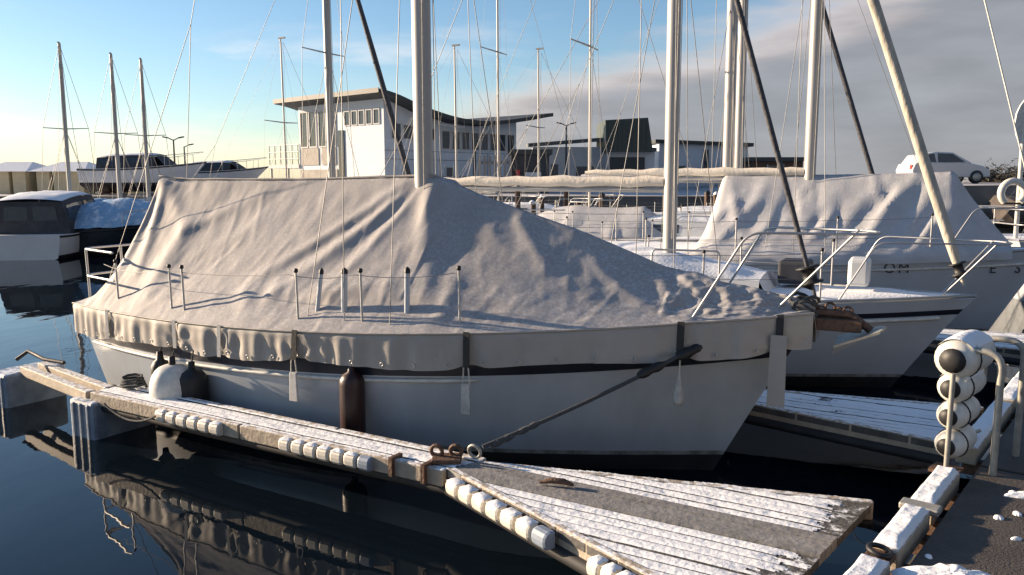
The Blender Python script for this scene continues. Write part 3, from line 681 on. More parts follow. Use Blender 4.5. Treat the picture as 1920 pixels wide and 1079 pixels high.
# ------------------------------------------------------------------ pontoons
ED = Vector((.64, .768, 0)).normalized(); EN = Vector((-ED.y, ED.x, 0))     # edge direction, outward normal (to the boats)
E0 = Vector((1.56, 3.45, 0))
PZT = .5
def pontoon():
    o = tag(bpy.data.objects.new('main_pontoon', None), 'dark wet main pontoon walkway with snow specks', 'pontoon'); C.objects.link(o); MW[o.name] = Matrix()
    W = 2.6
    # deck sections with a joint
    for k in range(8):
        a = -4 + k * 3.0; b = a + 2.97
        p = [E0 + ED * a - EN * .17, E0 + ED * b - EN * .17, E0 + ED * b - EN * W, E0 + ED * a - EN * W]
        MB().prism([(v.x, v.y) for v in p][::-1], .32, PZT).build('deck_section', m_pont, o, bevel=.008)
        p = [E0 + ED * a - EN * .22, E0 + ED * b - EN * .22, E0 + ED * b - EN * (W - .1), E0 + ED * a - EN * (W - .1)]
        MB().prism([(v.x, v.y) for v in p][::-1], -.25, .317).build('float_section', m_dark, o)
    # snow capped kerb timbers on brackets
    segs = [(-2.2, -.62), (-.55, .16), (.30, .92), (1.0, 1.66), (2.2, 3.6), (3.7, 5.2), (5.4, 7.2)]
    rot = Matrix.Rotation(math.atan2(ED.y, ED.x), 3, 'Z')
    for a, b in segs:
        c = E0 + ED * (a + b) / 2 - EN * .055
        kt = MB().box((c.x, c.y, PZT - .02), (b - a, .13, .12), rot).build('kerb_timber', m_edge, o, bevel=.012)
        def kf(u, v): q = E0 + ED * lerp(a + .01, b - .01, u) - EN * lerp(-.005, .115, v); return Vector((q.x, q.y, PZT + .04))
        s_ = snow_on(kt, kf, 40, 8, .03)
        for e in (a + .1, b - .1):
            c2 = E0 + ED * e - EN * .12; MB().box((c2.x, c2.y, PZT - .12), (.06, .2, .1), rot).build('kerb_bracket', m_rust, o)
    # mooring ring on the kerb
    c = E0 + ED * .23 - EN * .05
    pts, rr = ring((c.x, c.y, PZT + .05), (.15, -.1, 1), .05, .013, 18); MB().tube(pts, rr, 8).build('mooring_ring', m_black, o)
    MB().box((c.x, c.y, PZT + .015), (.12, .12, .03), rot).build('ring_plate', m_rust, o, bevel=.005)
    c = E0 + ED * .96 - EN * .06; MB().box((c.x, c.y, PZT + .03), (.1, .2, .04), rot).build('kerb_clamp', m_galv, o, bevel=.01)
    # snow heap and clumps
    def heap(c, rx, ry, h, name='snow_heap'):
        m = MB(); n = 40
        def f(u, v):
            a = 2 * math.pi * u; r = v; wob = 1 + .25 * fbm(math.cos(a) * 1.5 + c.x, math.sin(a) * 1.5, c.y)
            x = c.x + rx * r * wob * math.cos(a); y = c.y + ry * r * wob * math.sin(a)
            return Vector((x, y, PZT + .004 + h * (1 - r ** 2.2) * (1 + .35 * fbm(x * 9, y * 9, 1)) - .006 * (v > .99)))
        m.grid(f, n, 10); return stuff(m.build(name, m_snow, o))
    heap(PZ(1785, 1092, PZT), .24, .15, .05)
    heap(PZ(1930, 930, PZT), .14, .05, .02)
    rr_ = random.Random(5)
    for px, py in ((1898, 925), (1868, 972), (1912, 965), (1905, 1012), (1742, 1045)):
        heap(PZ(px + rr_.uniform(-5, 5), py, PZT), rr_.uniform(.012, .03), rr_.uniform(.012, .03), .010, 'snow_clump')
pontoon()

def clip_poly(poly, d, lo, hi, o):
    def half(pl, s, val):
        out = []
        for i, a in enumerate(pl):
            b = pl[(i + 1) % len(pl)]; fa = s * ((a - o).dot(d) - val); fb = s * ((b - o).dot(d) - val)
            if fa >= 0: out.append(a)
            if fa * fb < 0: out.append(a.lerp(b, fa / (fa - fb)))
        return out
    p = half(poly, 1, lo); return half(p, -1, hi) if len(p) > 2 else []
FZ = .40
def finger(label, root_near, root_far, neck_near, neck_far, tip_near, tip_far, main=True):
    c = (root_near + root_far) / 2
    o = thing('finger_pontoon', label, 'pontoon', (c.x, c.y, 0), 0)
    ax = ((tip_near + tip_far) / 2 - (neck_near + neck_far) / 2).normalized(); nm = Vector((-ax.y, ax.x, 0))
    poly = [root_near, root_far, neck_far, neck_near]
    org = (neck_near + neck_far) / 2
    allp = []; pw = .092
    for pl, tagp in ((poly, 'g'), ([neck_near, neck_far, tip_far, tip_near], 'n')):
        lo = min((p - org).dot(nm) for p in pl); hi = max((p - org).dot(nm) for p in pl); k = math.floor(lo / pw)
        while k * pw < hi:
            q = clip_poly(pl, nm, k * pw + .0035, (k + 1) * pw - .0035, org)
            if len(q) > 2:
                if (sum(((q[i - 1].x * q[i].y - q[i].x * q[i - 1].y) for i in range(len(q))))) < 0: q = q[::-1]
                bare = main and tagp == 'g' and k in (-1, 0, 1)
                dz = random.uniform(-.004, .004) + (.012 if bare else 0)
                MB().prism([(p.x, p.y) for p in q], FZ - .05, FZ + dz).build('plank', m_plankb if bare else m_plank, o, world=True)
                if not bare: allp.append((q, FZ + dz))
            k += 1
    # snow lying on the planks, thin, blown into patches
    m = MB()
    for q, zt in allp:
        a0 = min((p - org).dot(ax) for p in q); a1 = max((p - org).dot(ax) for p in q); b0 = min((p - org).dot(nm) for p in q); b1 = max((p - org).dot(nm) for p in q)
        nu = max(4, int((a1 - a0) / .016)); nv = 7
        def inside(p):
            s = [(q[(i + 1) % len(q)] - q[i]).cross(p - q[i]).z for i in range(len(q))]; return all(v >= -1e-6 for v in s)
        def hgt(p):
            h = 1.2 + 1.0 * fbm(p.x * 1.7, p.y * 1.7, 4, 3) + .85 * fbm((p - org).dot(ax) * 6.5, (p - org).dot(nm) * 17, 9, 3)
            edge = (p - root_far).dot(EN) if main else 1
            h -= smooth((.44 - ((p - E0).dot(EN) - .08)) / .25) * 2.0 if main else 0
            return h
        def pos(u, v): return org + ax * lerp(a0, a1, u) + nm * lerp(b0 + .002, b1 - .002, v)
        def fn(u, v):
            p = pos(u, v); e = smooth(min(v, 1 - v) * 5); h = hgt(p); return Vector((p.x, p.y, zt + .002 + max(-.006, min(.009, .007 * h)) * (.3 + .7 * e)))
        m.grid(fn, nu, nv, True, keep=lambda u, v: inside(pos(u + .5 / nu, v + .5 / nv)) and hgt(pos(u, v)) > .05)
    if m.f: stuff(m.build('snow_patches', m_snow, o, world=True, recalc=False))
    # side beams
    for pts in ([root_near, neck_near], [neck_near, tip_near], [root_far, neck_far], [neck_far, tip_far]):
        a, b = pts; d = (b - a).normalized(); out = Vector((-d.y, d.x, 0)); ctr = (root_near + root_far + tip_near + tip_far) / 4
        if out.dot((a + b) / 2 - ctr) < 0: out = -out
        L_ = (b - a).length; n = max(1, int(L_ / 1.3))
        for k in range(n):
            s0 = a + d * (L_ * k / n + .008); s1 = a + d * (L_ * (k + 1) / n - .008); cc = (s0 + s1) / 2 + out * .028
            MB().box((cc.x, cc.y, FZ - .045), ((s1 - s0).length, .05, .115), Matrix.Rotation(math.atan2(d.y, d.x), 3, 'Z')).build('edge_beam', m_edge, o, world=True, bevel=.01)
    # carrying beam and floats underneath
    for a, b in ((neck_near, tip_near), (neck_far, tip_far), (root_near, neck_near), (root_far, neck_far)):
        a2 = a.lerp((root_near + tip_far) / 2, .02); MB().tube([Vector((a.x, a.y, FZ - .13)), Vector((b.x, b.y, FZ - .13))], .04, 8).build('frame_tube', m_dark, o, world=True)
    return o, ax, nm
n0, n1, n2 = Vector((1.0, 3.16, 0)), PZ(840, 882, FZ), PZ(178, 735, FZ)
f0, f1 = Vector((2.15, 4.54, 0)), PZ(930, 874, FZ)
for v in (n1, n2, f1): v.z = 0
axg = (n2 - n1).normalized(); nmg = Vector((axg.y, -axg.x, 0))
if nmg.y < 0: nmg = -nmg
f2 = n2 + nmg * .24
f1 = n1 + nmg * .25 - axg * .12
fg, fax, fnm = finger('narrow snowy finger pontoon with white ribbed bumpers beside the tented sailboat', n0, f0, n1, f1, n2, f2)
# white ribbed bumpers along the near edge, six ribs to a set
def rib_set(a, b, t0, t1, n=6, last_blue=True):
    d = (b - a).normalized(); out = Vector((d.y, -d.x, 0)); out = out if out.y < 0 else -out
    proto = None; rot = math.atan2(d.y, d.x)
    tot = n + (1 if last_blue else 0)
    for k in range(tot):
        p = a.lerp(b, lerp(t0, t1, (k + .5) / tot)); wdt = (b - a).length * (t1 - t0) / tot * .80
        m = MB(); pr = []
        # D shaped cross section extruded along the edge
        sec = [(-.03, .045), (.02, .05), (.055, .04), (.075, .015), (.08, -.02), (.075, -.06), (.055, -.085), (.02, -.095), (-.03, -.09)]
        for sx, sc_ in ((-.5, .9), (-.38, 1), (.38, 1), (.5, .9)):
            for oo, zz in sec: q = p + d * (sx * wdt) + out * (oo * sc_ * .72 + .05); pr.append(Vector((q.x, q.y, FZ - .035 + zz * sc_ * .72)))
        ns = len(sec); fs = []
        for i in range(3):
            for j in range(ns): fs.append((i * ns + j, i * ns + (j + 1) % ns, (i + 1) * ns + (j + 1) % ns, (i + 1) * ns + j))
        m.add(pr, fs, False); m.add(pr[:ns], [tuple(range(ns))]); m.add(pr[-ns:], [tuple(range(ns))])
        blue = last_blue and k == tot - 1
        r_ = m.build('bumper_rib', m_bluerib if blue else m_rib, fg, world=True)
        if not blue:
            c_ = p + out * .05
            sm = MB(); sm.grid(lambda u, v: Vector((*(p + d * lerp(-.48, .48, u) * wdt + out * lerp(.02, .10, v)).xy, FZ - .004 + .011 * math.sin(math.pi * v) * math.sin(math.pi * u) ** .5 * (1 + .5 * fbm(p.x * 9 + u * 2, v * 2)))), 8, 6); stuff(sm.build('snow_cap', m_snow, r_, world=True))
def frac(a, b, px):
    return min((abs(proj(Vector((*(a.lerp(b, i / 500)).xy, FZ)))[0] - px), i / 500) for i in range(501))[1]
rib_set(n1, n2, frac(n1, n2, 430), frac(n1, n2, 308), last_blue=False)
rib_set(n2, n1, frac(n2, n1, 538), frac(n2, n1, 712))
rib_set(n1, n0, frac(n1, n0, 858), frac(n1, n0, 1052))
rib_set(n1, n0, frac(n1, n0, 1125), frac(n1, n0, 1330), n=6)
# dark joint plates, cleat and hook
for px in (742, 802):
    q = n2.lerp(n1, frac(n2, n1, px)); MB().box((q.x, q.y - .03, FZ - .03), (.03, .12, .13), Matrix.Rotation(math.atan2(fax.y, fax.x), 3, 'Z')).build('joint_strap', m_rust, fg, world=True)
q = PZ(838, 868, FZ)
MB().box((q.x, q.y, FZ + .03), (.20, .16, .03)).build('hinge_plate', m_rust, fg, world=True, bevel=.008)
for dx in (-.07, .06):
    pts, rr = ring((q.x + dx, q.y + .02, FZ + .075), (.3, 1, .1), .04, .014); MB().tube(pts, rr, 8).build('hinge_lug', m_rust, fg, world=True)
q = PZ(1042, 914, FZ)
MB().tube([q + Vector((-.10, .02, .025)), q + Vector((-.02, 0, .045)), q + Vector((.05, -.02, .045)), q + Vector((.11, -.03, .025))], [.010, .02, .02, .010], 8).build('deck_cleat', m_rust, fg, world=True)
# end floats, each a box with a snowy top
def float_box(c, ln, wd, h):
    rot = Matrix.Rotation(math.atan2(fax.y, fax.x), 3, 'Z')
    b = MB().box((c.x, c.y, h / 2 - .12), (ln, wd, h + .24), rot).build('end_float', m_float, fg, world=True, bevel=.03)
    for k in (-1, 0, 1):
        q = c + rot @ Vector((k * ln * .3, 0, 0)); MB().box((q.x, q.y, h / 2 - .1), (.04, wd + .03, h + .15), rot).build('float_rib', m_float, b, world=True, bevel=.01)
    f = lambda u, v: Vector((c.x, c.y, h)) + rot @ Vector((lerp(-.5, .5, u) * ln, lerp(-.5, .5, v) * wd, 0))
    snow_on(b, lambda u, v: f(u, v), 24, 18, .05)
fl = n2 + Vector((-.02, .05, 0)); float_box(fl + nmg * .16 + axg * -.0, .36, .62, .34)
ext0 = n2 + axg * .20; ext1 = PZ(52, 690, FZ); ext1.z = 0
e2 = PZ(20, 690, .38); e2.z = 0; float_box(e2 + nmg * .18 + axg * .05, .36, .62, .34)
d = (ext1 - ext0).normalized(); rot = Matrix.Rotation(math.atan2(d.y, d.x), 3, 'Z')
for off in (.02, .20):
    c = (ext0 + ext1) / 2 + nmg * off; MB().box((c.x, c.y, FZ - .05), ((ext1 - ext0).length + .3, .09, .10), rot).build('end_arm', m_edge, fg, world=True, bevel=.01)
tubes_build_w = lambda name, pts, r, m, par, n=8: MB().tube(pts, r, n).build(name, m, par, world=True)
# rubber hose lying over the end arm, loop of rope below the edge
tubes_build_w('rubber_hose', [Vector((e2.x, e2.y + .1, .44)), Vector((e2.x + .1, e2.y + .15, .52)), Vector((e2.x + .35, e2.y - .0, .47)), Vector((e2.x + .62, e2.y - .12, .46))], .02, m_black, fg)
q = PZ(215, 770, .2); a = PZ(205, 752, .36); b = PZ(300, 775, .36)
tubes_build_w('slack_rope', catenary(a + Vector((0, -.09, 0)), b + Vector((0, -.09, 0)), .09, 12), .009, m_rope, fg)
# rope and tackle heaped on the finger end
pts = [Vector((n2.x + .30 + .12 * math.cos(k * .9) * (1 - k / 60), n2.y + .10 + .10 * math.sin(k * .9), FZ + .02 + .004 * k)) for k in range(26)]
tubes_build_w('rope_heap', pts, .013, m_rope, fg, 6)

# other fingers further along the pontoon, in shade
fdir = -AX
def far_finger(label, s, ln):
    r = E0 + ED * s + EN * .12; ra, rb = r - ED * .62, r + ED * .62
    dd = (EN * .85 - ED * .10 + fdir * .6).normalized(); c = r + dd * 1.9; pn = Vector((dd.y, -dd.x, 0)); pn = pn if pn.y < 0 else -pn
    finger(label, ra, rb, c + pn * .22, c - pn * .22, c + dd * ln + pn * .2, c + dd * ln - pn * .2, main=False)
far_finger('shaded snowy finger pontoon between the tented sailboat and the tan boom sailboat', 3.25, 4.6)
far_finger('far snowy finger pontoon behind the bow of the tan boom sailboat', 7.3, 4.6)

# fender rack at the pontoon edge: stacked white dock fenders on a tube frame
rk = PZ(1757, 872, PZT)
rack = thing('fender_rack', 'galvanised tube rack with hoops standing on the main pontoon edge', 'rack', rk, 0)
ad = (ED * .95 - EN * .1).normalized()                      # direction the fenders point
side = Vector((ad.y, -ad.x, 0))
pp = side * .075 - ad * .075; tubes_build('rack_post', [(pp.x, pp.y, -.02), (pp.x, pp.y, .62)], .016, m_galv, rack)
for k, off in ((0, .28), (1, .62)):
    a = ad * (.05 + .5 * k) + side * .30; b = a - side * .22 - ad * .02
    p = [Vector((a.x, a.y, -.02)), Vector((a.x, a.y, .76)), Vector((b.x, b.y, .76)), Vector((b.x, b.y, .45))]
    tubes_build('rack_hoop', [p[0]] + arc_corner(p[0], p[1], p[2], .10, 6) + arc_corner(p[1], p[2], p[3], .08, 6) + [p[3]], .021, m_galv, rack, 10)
for z in (.12, .62): tubes_build('rack_bar', [(0, 0, z), tuple(ad * .55 + side * .08 + Vector((0, 0, z)))], .012, m_galv, rack)
MB().box((pp.x, pp.y, .01), (.16, .16, .02), Matrix.Rotation(.8, 3, 'Z')).build('foot_plate', m_rust, rack)
for k, (z, r_, ln) in enumerate(((.14, .088, .34), (.33, .088, .36), (.51, .096, .40), (.69, .125, .46))):
    c = rk + side * .055 - ad * .02 + Vector((0, 0, z))
    nm_ = ('lowest', 'second lowest', 'second highest', 'topmost, thickest')[k]
    o = thing('dock_fender', 'white dock fender with black end, %s of the stack on the rack' % nm_, 'fender', c, 0, 'dock fenders stacked on the rack')
    MB().lathe((0, 0, 0), ad, [(-.02, r_ * .55), (0, r_ * .8), (.03, r_ * .97), (.07, r_), (ln - .07, r_), (ln - .03, r_ * .95), (ln, r_ * .7)], 24).build('body', m_fwhite, o)
    MB().lathe(-ad * .021, -ad, [(0, r_ * .62), (.004, r_ * .62), (.006, .01)], 18).build('end_recess', m_black, o)
    pts, rr = ring(tuple(ad * .10), ad, r_ + .002, .006, 20); MB().tube(pts, rr, 6).build('black_band', m_black, o)
    if k > 1:
        sm = MB(); sm.grid(lambda u, v: ad * lerp(.02, ln - .03, u) + side * (math.sin(lerp(-.9, .9, v)) * (r_ + .004)) + Vector((0, 0, math.cos(lerp(-.9, .9, v)) * (r_ + .004) + .02 * math.sin(math.pi * v) * math.sin(math.pi * u) ** .5)), 12, 10); stuff(sm.build('snow_cap', m_snow, o))

# mooring line with rubber snubbers
ml = thing('mooring_line', 'dark mooring line with rubber snubbers running from finger pontoon to bow', 'rope', PZ(888, 852, FZ + .04), 0)
A = PZ(905, 838, FZ + .10); B_ = l2w @ (H1.pt(.915, H1.z(.915) - .10, -1) + Vector((0, -.05, 0)))
ln_ = catenary(A, B_, .03, 20)
MB().tube(ln_, .0155, 8).build('rope', m_rope, ml, world=True)
def sleeve(t0, t1, rad, m, name):
    a = A.lerp(B_, t0) - Vector((0, 0, .02)); b = A.lerp(B_, t1) - Vector((0, 0, .02)); d_ = (b - a).normalized(); L_ = (b - a).length
    MB().lathe(a, d_, [(0, rad * .5), (.03, rad * .9), (L_ * .3, rad), (L_ * .5, rad * .75), (L_ * .7, rad), (L_ - .03, rad * .85), (L_, rad * .5)], 12).build(name, m, ml, world=True)
sleeve(.03, .13, .026, m_rope, 'spliced_eye'); sleeve(.14, .24, .024, m_rope, 'spliced_eye')
sleeve(.66, .78, .036, m_black, 'rubber_snubber'); sleeve(.84, .97, .044, m_black, 'rubber_snubber')
q = PZ(890, 852, FZ + .05); pts, rr = ring(q + Vector((.0, 0, .02)), (.4, .8, .2), .045, .012, 16); MB().tube(pts, rr, 8).build('shackle', m_galv, ml, world=True)

# ------------------------------------------------------------------ boats behind
simple_sailboat('sailboat', 'distant sailboat with twin spreaders behind the tan boom mast', P(1680, 400, 14.6).xy.to_3d(), 9, 2.9, (1.1, 1.1, 1.3), 3.75, 10.2, mast_px=1364, mast_r=.10, fore=.045, fore_m=m_furld, wire=.006, mast_z=1.5, boom_z=2.3, boom_len=3, boom_m=m_cover2)
simple_sailboat('sailboat', 'white sailboat whose pale mast stands close behind another mast', P(1770, 400, 18.5).xy.to_3d(), 9, 2.9, (1.1, 1.1, 1.25), 5.4, 13, mast_px=1384, mast_r=.11, wire=.006, mast_z=1.5, boom_len=0)
simple_sailboat('sailboat', 'sailboat with masthead instruments in front of the harbour office', P(797, 400, 20).xy.to_3d(), 8.5, 2.8, (1.1, 1.05, 1.2), 2.75, 9.6, mast_px=623, mast_r=.10, fore=.07, fore_m=m_furld, wire=.007, boom_len=0)
b6, H6, mx6 = simple_sailboat('sailboat', 'small sailboat with tent shaped pale tarp beyond the tan boom', P(1350, 430, 15.5).xy.to_3d(), 6.5, 2.3, (.85, .85, 1.0), 2.7, 8.5, mast_r=.018, wire=.005, boom_len=0, roof=False)
c6 = thing('boat_cover', 'small sunlit pale tarp tented over a low sailboat behind the tan boom', 'boat cover', b6.location, HEAD)
tent(c6, H6, .6, 6.2, 3.6, 5.0, 1.75, .1, m_cover2, 9, amp=.05, folds=20, nu=60, nv=26)
for i, (px, Y, ht, lab) in enumerate(((935, 24, 10.5, 'sailboat with slender bare mast in front of the curved roof end'), (857, 27, 6.6, 'sailboat with short mast below the middle of the curved roof'), (1010, 29, 6.8, 'sailboat with thin short mast right of the curved roof tip'), (540, 28, 7.0, 'sailboat with short slim mast beside the office balcony'))):
    p = P(px, 400, Y); ax = AX * 3.0
    simple_sailboat('sailboat', lab, (p.x + ax.x, p.y + ax.y, 0), 7.5, 2.5, (.95, .95, 1.15), 3.0, ht, mast_r=.028, wire=.003, boom_len=2.2, boom_z=1.9, boom_m=m_canvas if i % 2 else m_tan)
rp = random.Random(8)
for px in (972, 998, 1016, 1063, 1085, 1102, 1128, 1325, 1342):
    Y = rp.uniform(25, 29); q = P(px, 400, Y); hh = rp.uniform(1.35, 2.0)
    o = thing('mooring_pile', 'dark timber mooring pile standing in the water behind the berthed sailboats', 'pile', (q.x, q.y, 0), 0, 'mooring piles in the fairway')
    MB().tube([(0, 0, -.5), (rp.uniform(-.03, .03), 0, hh)], [.10, .085], 10).build('post', m_rust, o)
    MB().lathe((0, 0, hh), (0, 0, 1), [(0, .1), (.05, .1), (.11, .03)], 10).build('cap', m_snow if rp.random() < .6 else m_black, o)
# red mooring buoy
q = P(1042, 410, 19); bo = thing('mooring_buoy', 'small red mooring buoy hung on a rail among the distant boats', 'buoy', (q.x, q.y, q.z - .12), 0)
MB().lathe((0, 0, 0), (0, 0, 1), [(0, .03), (.03, .09), (.10, .14), (.17, .13), (.23, .07), (.26, .03)], 14).build('float_body', m_red, bo)
tubes_build('buoy_pole', [(0, 0, -1.35 - .0), (0, 0, .55)], .02, m_galv, bo)

# stern of a boat off to the right with a white vane pole and lifebuoy
sq = P(1885, 430, 15.5)
b9, H9, mx9 = simple_sailboat('sailboat', 'sailboat stern with white vane pole at the dark rocky bank', (sq.x + 8.0, sq.y - .5, 0), 8.2, 2.7, (1.15, 1.15, 1.3), 3.3, 11, head=R(-4), mast_r=.08, boom_len=3, boom_z=2.3)
a0 = P(1908, 400, 15.2); inv = MW[b9.name]
vp = MB(); vp.tube([inv @ Vector((a0.x, a0.y, 1.15)), inv @ Vector((a0.x - .02, a0.y, 3.2))], .04, 10); vp.build('vane_pole', m_fwhite, b9)
vane = MB(); base = Vector((a0.x - .03, a0.y, 2.95))
prof = [(0, .05), (.15, .12), (.35, .17), (.55, .15), (.7, .09), (.8, .02)]
for dz, hw in prof[:-1]: pass
vs = [inv @ (base + Vector((sx * hw, sy, dz))) for dz, hw in prof for sx in (-1, 1) for sy in (-.02, .02)]
fs = []
for i in range(len(prof) - 1):
    o_ = i * 4; fs += [(o_, o_ + 4, o_ + 6, o_ + 2), (o_ + 1, o_ + 3, o_ + 7, o_ + 5), (o_, o_ + 1, o_ + 5, o_ + 4), (o_ + 2, o_ + 6, o_ + 7, o_ + 3)]
vane.add(vs, fs + [(0, 2, 3, 1)]); vane.build('wind_vane', m_fwhite, b9)
lb = thing('lifebuoy', 'white horseshoe lifebuoy on the stern rail below the vane pole', 'lifebuoy', P(1898, 372, 15.1), 0)
MB().tube([Vector((.22 * math.cos(a), 0, .22 * math.sin(a) + .1)) for a in [R(-50 + 280 * k / 16) for k in range(17)]], .065, 10).build('horseshoe_ring', m_fwhite, lb)
MB().tube([Vector((-.16, 0, -.1)), Vector((.16, 0, -.1))], .02, 8).build('strap', m_black, lb)

# ---- motor boats in the water at the left
def motorboat(name, label, stern, head, L, B, fb, hullm, top_m, canopy=True, ch=1.0, bot=None, z0=0, group=None, cradle=False, antim=None, snow=True):
    o = thing(name, label, 'motorboat', (stern.x, stern.y, z0), head, group)
    H = Hull(L, B, (fb, fb * 1.05, fb * 1.45), stern=.86, ob=.9, os=.05, peak=.4)
    H.strip(lambda t: H.z(t), .12, 8).build('topsides', hullm, o); H.strip(.12, -.3, 4).build('bottom_paint', antim or m_anti, o); H.transom(fb - .002, -.1).build('transom', hullm, o)
    MB().grid(lambda i, j: Vector((H.pt(i, H.z(i), 1).x, lerp(-1, 1, j) * H.b(i) * .985, H.z(i) - .02)), 30, 6).build('deck', m_deck, o)
    MB().tube([H.pt(i / 30, H.z(i / 30) - .06, -1) + Vector((0, -.01, 0)) for i in range(31)], .03, 6).build('rub_rail', m_black, o)
    x0, x1 = (.15 * L, .62 * L)
    def shell(u, v, hh, inset):
        x = lerp(x0, x1, u); ww = (H.b(x / L) - .12) * (1 - inset); return Vector((x, lerp(-ww, ww, v), H.z(x / L) + hh * (1 - .12 * (2 * u - 1) ** 2)))
    if canopy:
        m = MB()
        for sd_ in (0, 1): m.grid(lambda u, v: lerp(shell(u, sd_, 0, 0), shell(u, sd_, ch, .18), v), 8, 3)
        m.grid(lambda u, v: lerp(shell(0, u, 0, 0), shell(0, u, ch, .18), v), 6, 3); m.grid(lambda u, v: lerp(shell(1, u, 0, 0) + Vector((.5, 0, 0)), shell(1, u, ch, .18), v), 6, 3)
        m.build('canopy_sides', top_m, o)
        MB().grid(lambda u, v: shell(u, v, ch + .01, .17) + Vector((0, 0, .06 * (1 - (2 * v - 1) ** 2))), 8, 8).build('canopy_roof', m_blue, o)
        snow_on(o, lambda u, v: shell(u, v, ch + .02, .17) + Vector((0, 0, .06 * (1 - (2 * v - 1) ** 2))), 16, 12, .05)
        for v0, v1 in ((.12, .46), (.54, .88)):
            MB().grid(lambda u, v: lerp(shell(0, lerp(v0, v1, u), 0, 0), shell(0, lerp(v0, v1, u), ch, .18), lerp(.4, .85, v)) + Vector((-.012, 0, 0)), 3, 3).build('canopy_window', m_glass, o)
        for u0, u1 in ((.06, .45), (.52, .95)):
            for sd_ in (0, 1): MB().grid(lambda u, v: lerp(shell(lerp(u0, u1, u), sd_, 0, 0), shell(lerp(u0, u1, u), sd_, ch, .18), lerp(.4, .85, v)) + Vector((0, (2 * sd_ - 1) * .012, 0)), 3, 3).build('canopy_window', m_glass, o)
    else:
        m = MB()
        def tarp(u, v):
            x = lerp(.02 * L, .92 * L, u); t = x / L; q = abs(2 * v - 1); return Vector((x, (2 * v - 1) * (H.b(t) + .03), H.z(t) + .03 + (ch * math.sin(math.pi * min(1, .12 + u * .9)) ** .7) * (1 - q ** 1.6) + .05 * fbm(x * 2, v * 4)))
        m.grid(tarp, 40, 20); m.build('tarp', top_m, o)
    for t in (.55, .7, .85):
        for sd_ in (-1, 1): tubes_build('rail_post', [H.pt(t, H.z(t), sd_), H.pt(t, H.z(t), sd_) + Vector((0, -sd_ * .04, .45))], .015, m_steel, o, 6)
    for sd_ in (-1, 1): tubes_build('bow_rail', [H.pt(t, H.z(t), sd_) + Vector((0, -sd_ * .04, .45)) for t in (.55, .7, .85, .97)], .015, m_steel, o, 6)
    if cradle:
        for t in (.2, .7):
            for sd_ in (-1, 1): tubes_build('cradle_leg', [Vector((t * L, sd_ * B * .42, .15)), Vector((t * L, sd_ * B * .5, -z0 + land_z(stern.x, 0) + .02))], .05, m_rust, o, 6)
            MB().box((t * L, 0, -z0 + land_z(stern.x, 0) + .12), (.15, B, .12)).build('cradle_beam', m_rust, o)
    return o
p = PZ(38, 489, 0); motorboat('motor_cruiser', 'white motor cruiser with dark canvas canopy moored on the far side', p, R(100), 6.2, 2.5, .72, m_gelw, m_canvas, ch=1.05)
p = P(120, 430, 25.0); motorboat('day_boat', 'low dark hulled boat under snowy blue tarp beside the motor cruiser', Vector((p.x, p.y, 0)), R(-6), 4.6, 2.0, .8, m_darkhull, m_blue, canopy=False, ch=.85)
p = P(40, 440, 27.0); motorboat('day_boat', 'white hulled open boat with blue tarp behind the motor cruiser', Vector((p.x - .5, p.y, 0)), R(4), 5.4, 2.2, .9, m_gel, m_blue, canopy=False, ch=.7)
LZ = land_z(-10, 0)
p = P(165, 340, 37); motorboat('motor_cruiser', 'large white motor cruiser on a cradle ashore behind the blue tarp', Vector((p.x, p.y, 0)), R(4), 5.4, 2.4, .75, m_gelw, m_canvas, ch=.55, z0=LZ + .45, cradle=True)
p = P(335, 340, 41); motorboat('motor_cruiser', 'smaller white motor boat on a cradle ashore right of the large one', Vector((p.x, p.y, 0)), R(2), 4.6, 2.1, .6, m_gelw, m_canvas, ch=.4, z0=LZ + .5, cradle=True)
for i, (px, top, bot_, Y, lab) in enumerate(((120, 82, 372, 29, 'tall leaning bare mast of a sailboat beside the blue tarp boat'), (213, 102, 372, 30, 'middle sailboat of the three bare masts off the far quay'), (267, 112, 372, 31, 'right sailboat of the three bare masts near the cover stern'), (70, 208, 340, 44, 'distant short masted sailboat by the cream sheds'))):
    p = P(px + (px - 120) * .0 + 14 * (i < 3), 400, Y); zt = P(px, top, Y).z
    if i == 3:
        continue
    simple_sailboat('sailboat', lab.replace('tall leaning bare mast of a sailboat', 'sailboat with tall bare mast'), (p.x + 2.6 * math.cos(R(-70)), p.y + 2.6 * math.sin(R(-70)), 0), 6.4, 2.2, (.8, .78, .95), 2.6, zt, head=R(-70), mast_r=.07, wire=.008, boom_len=2, boom_z=1.6, boom_m=m_canvas, mast_z=1.1)

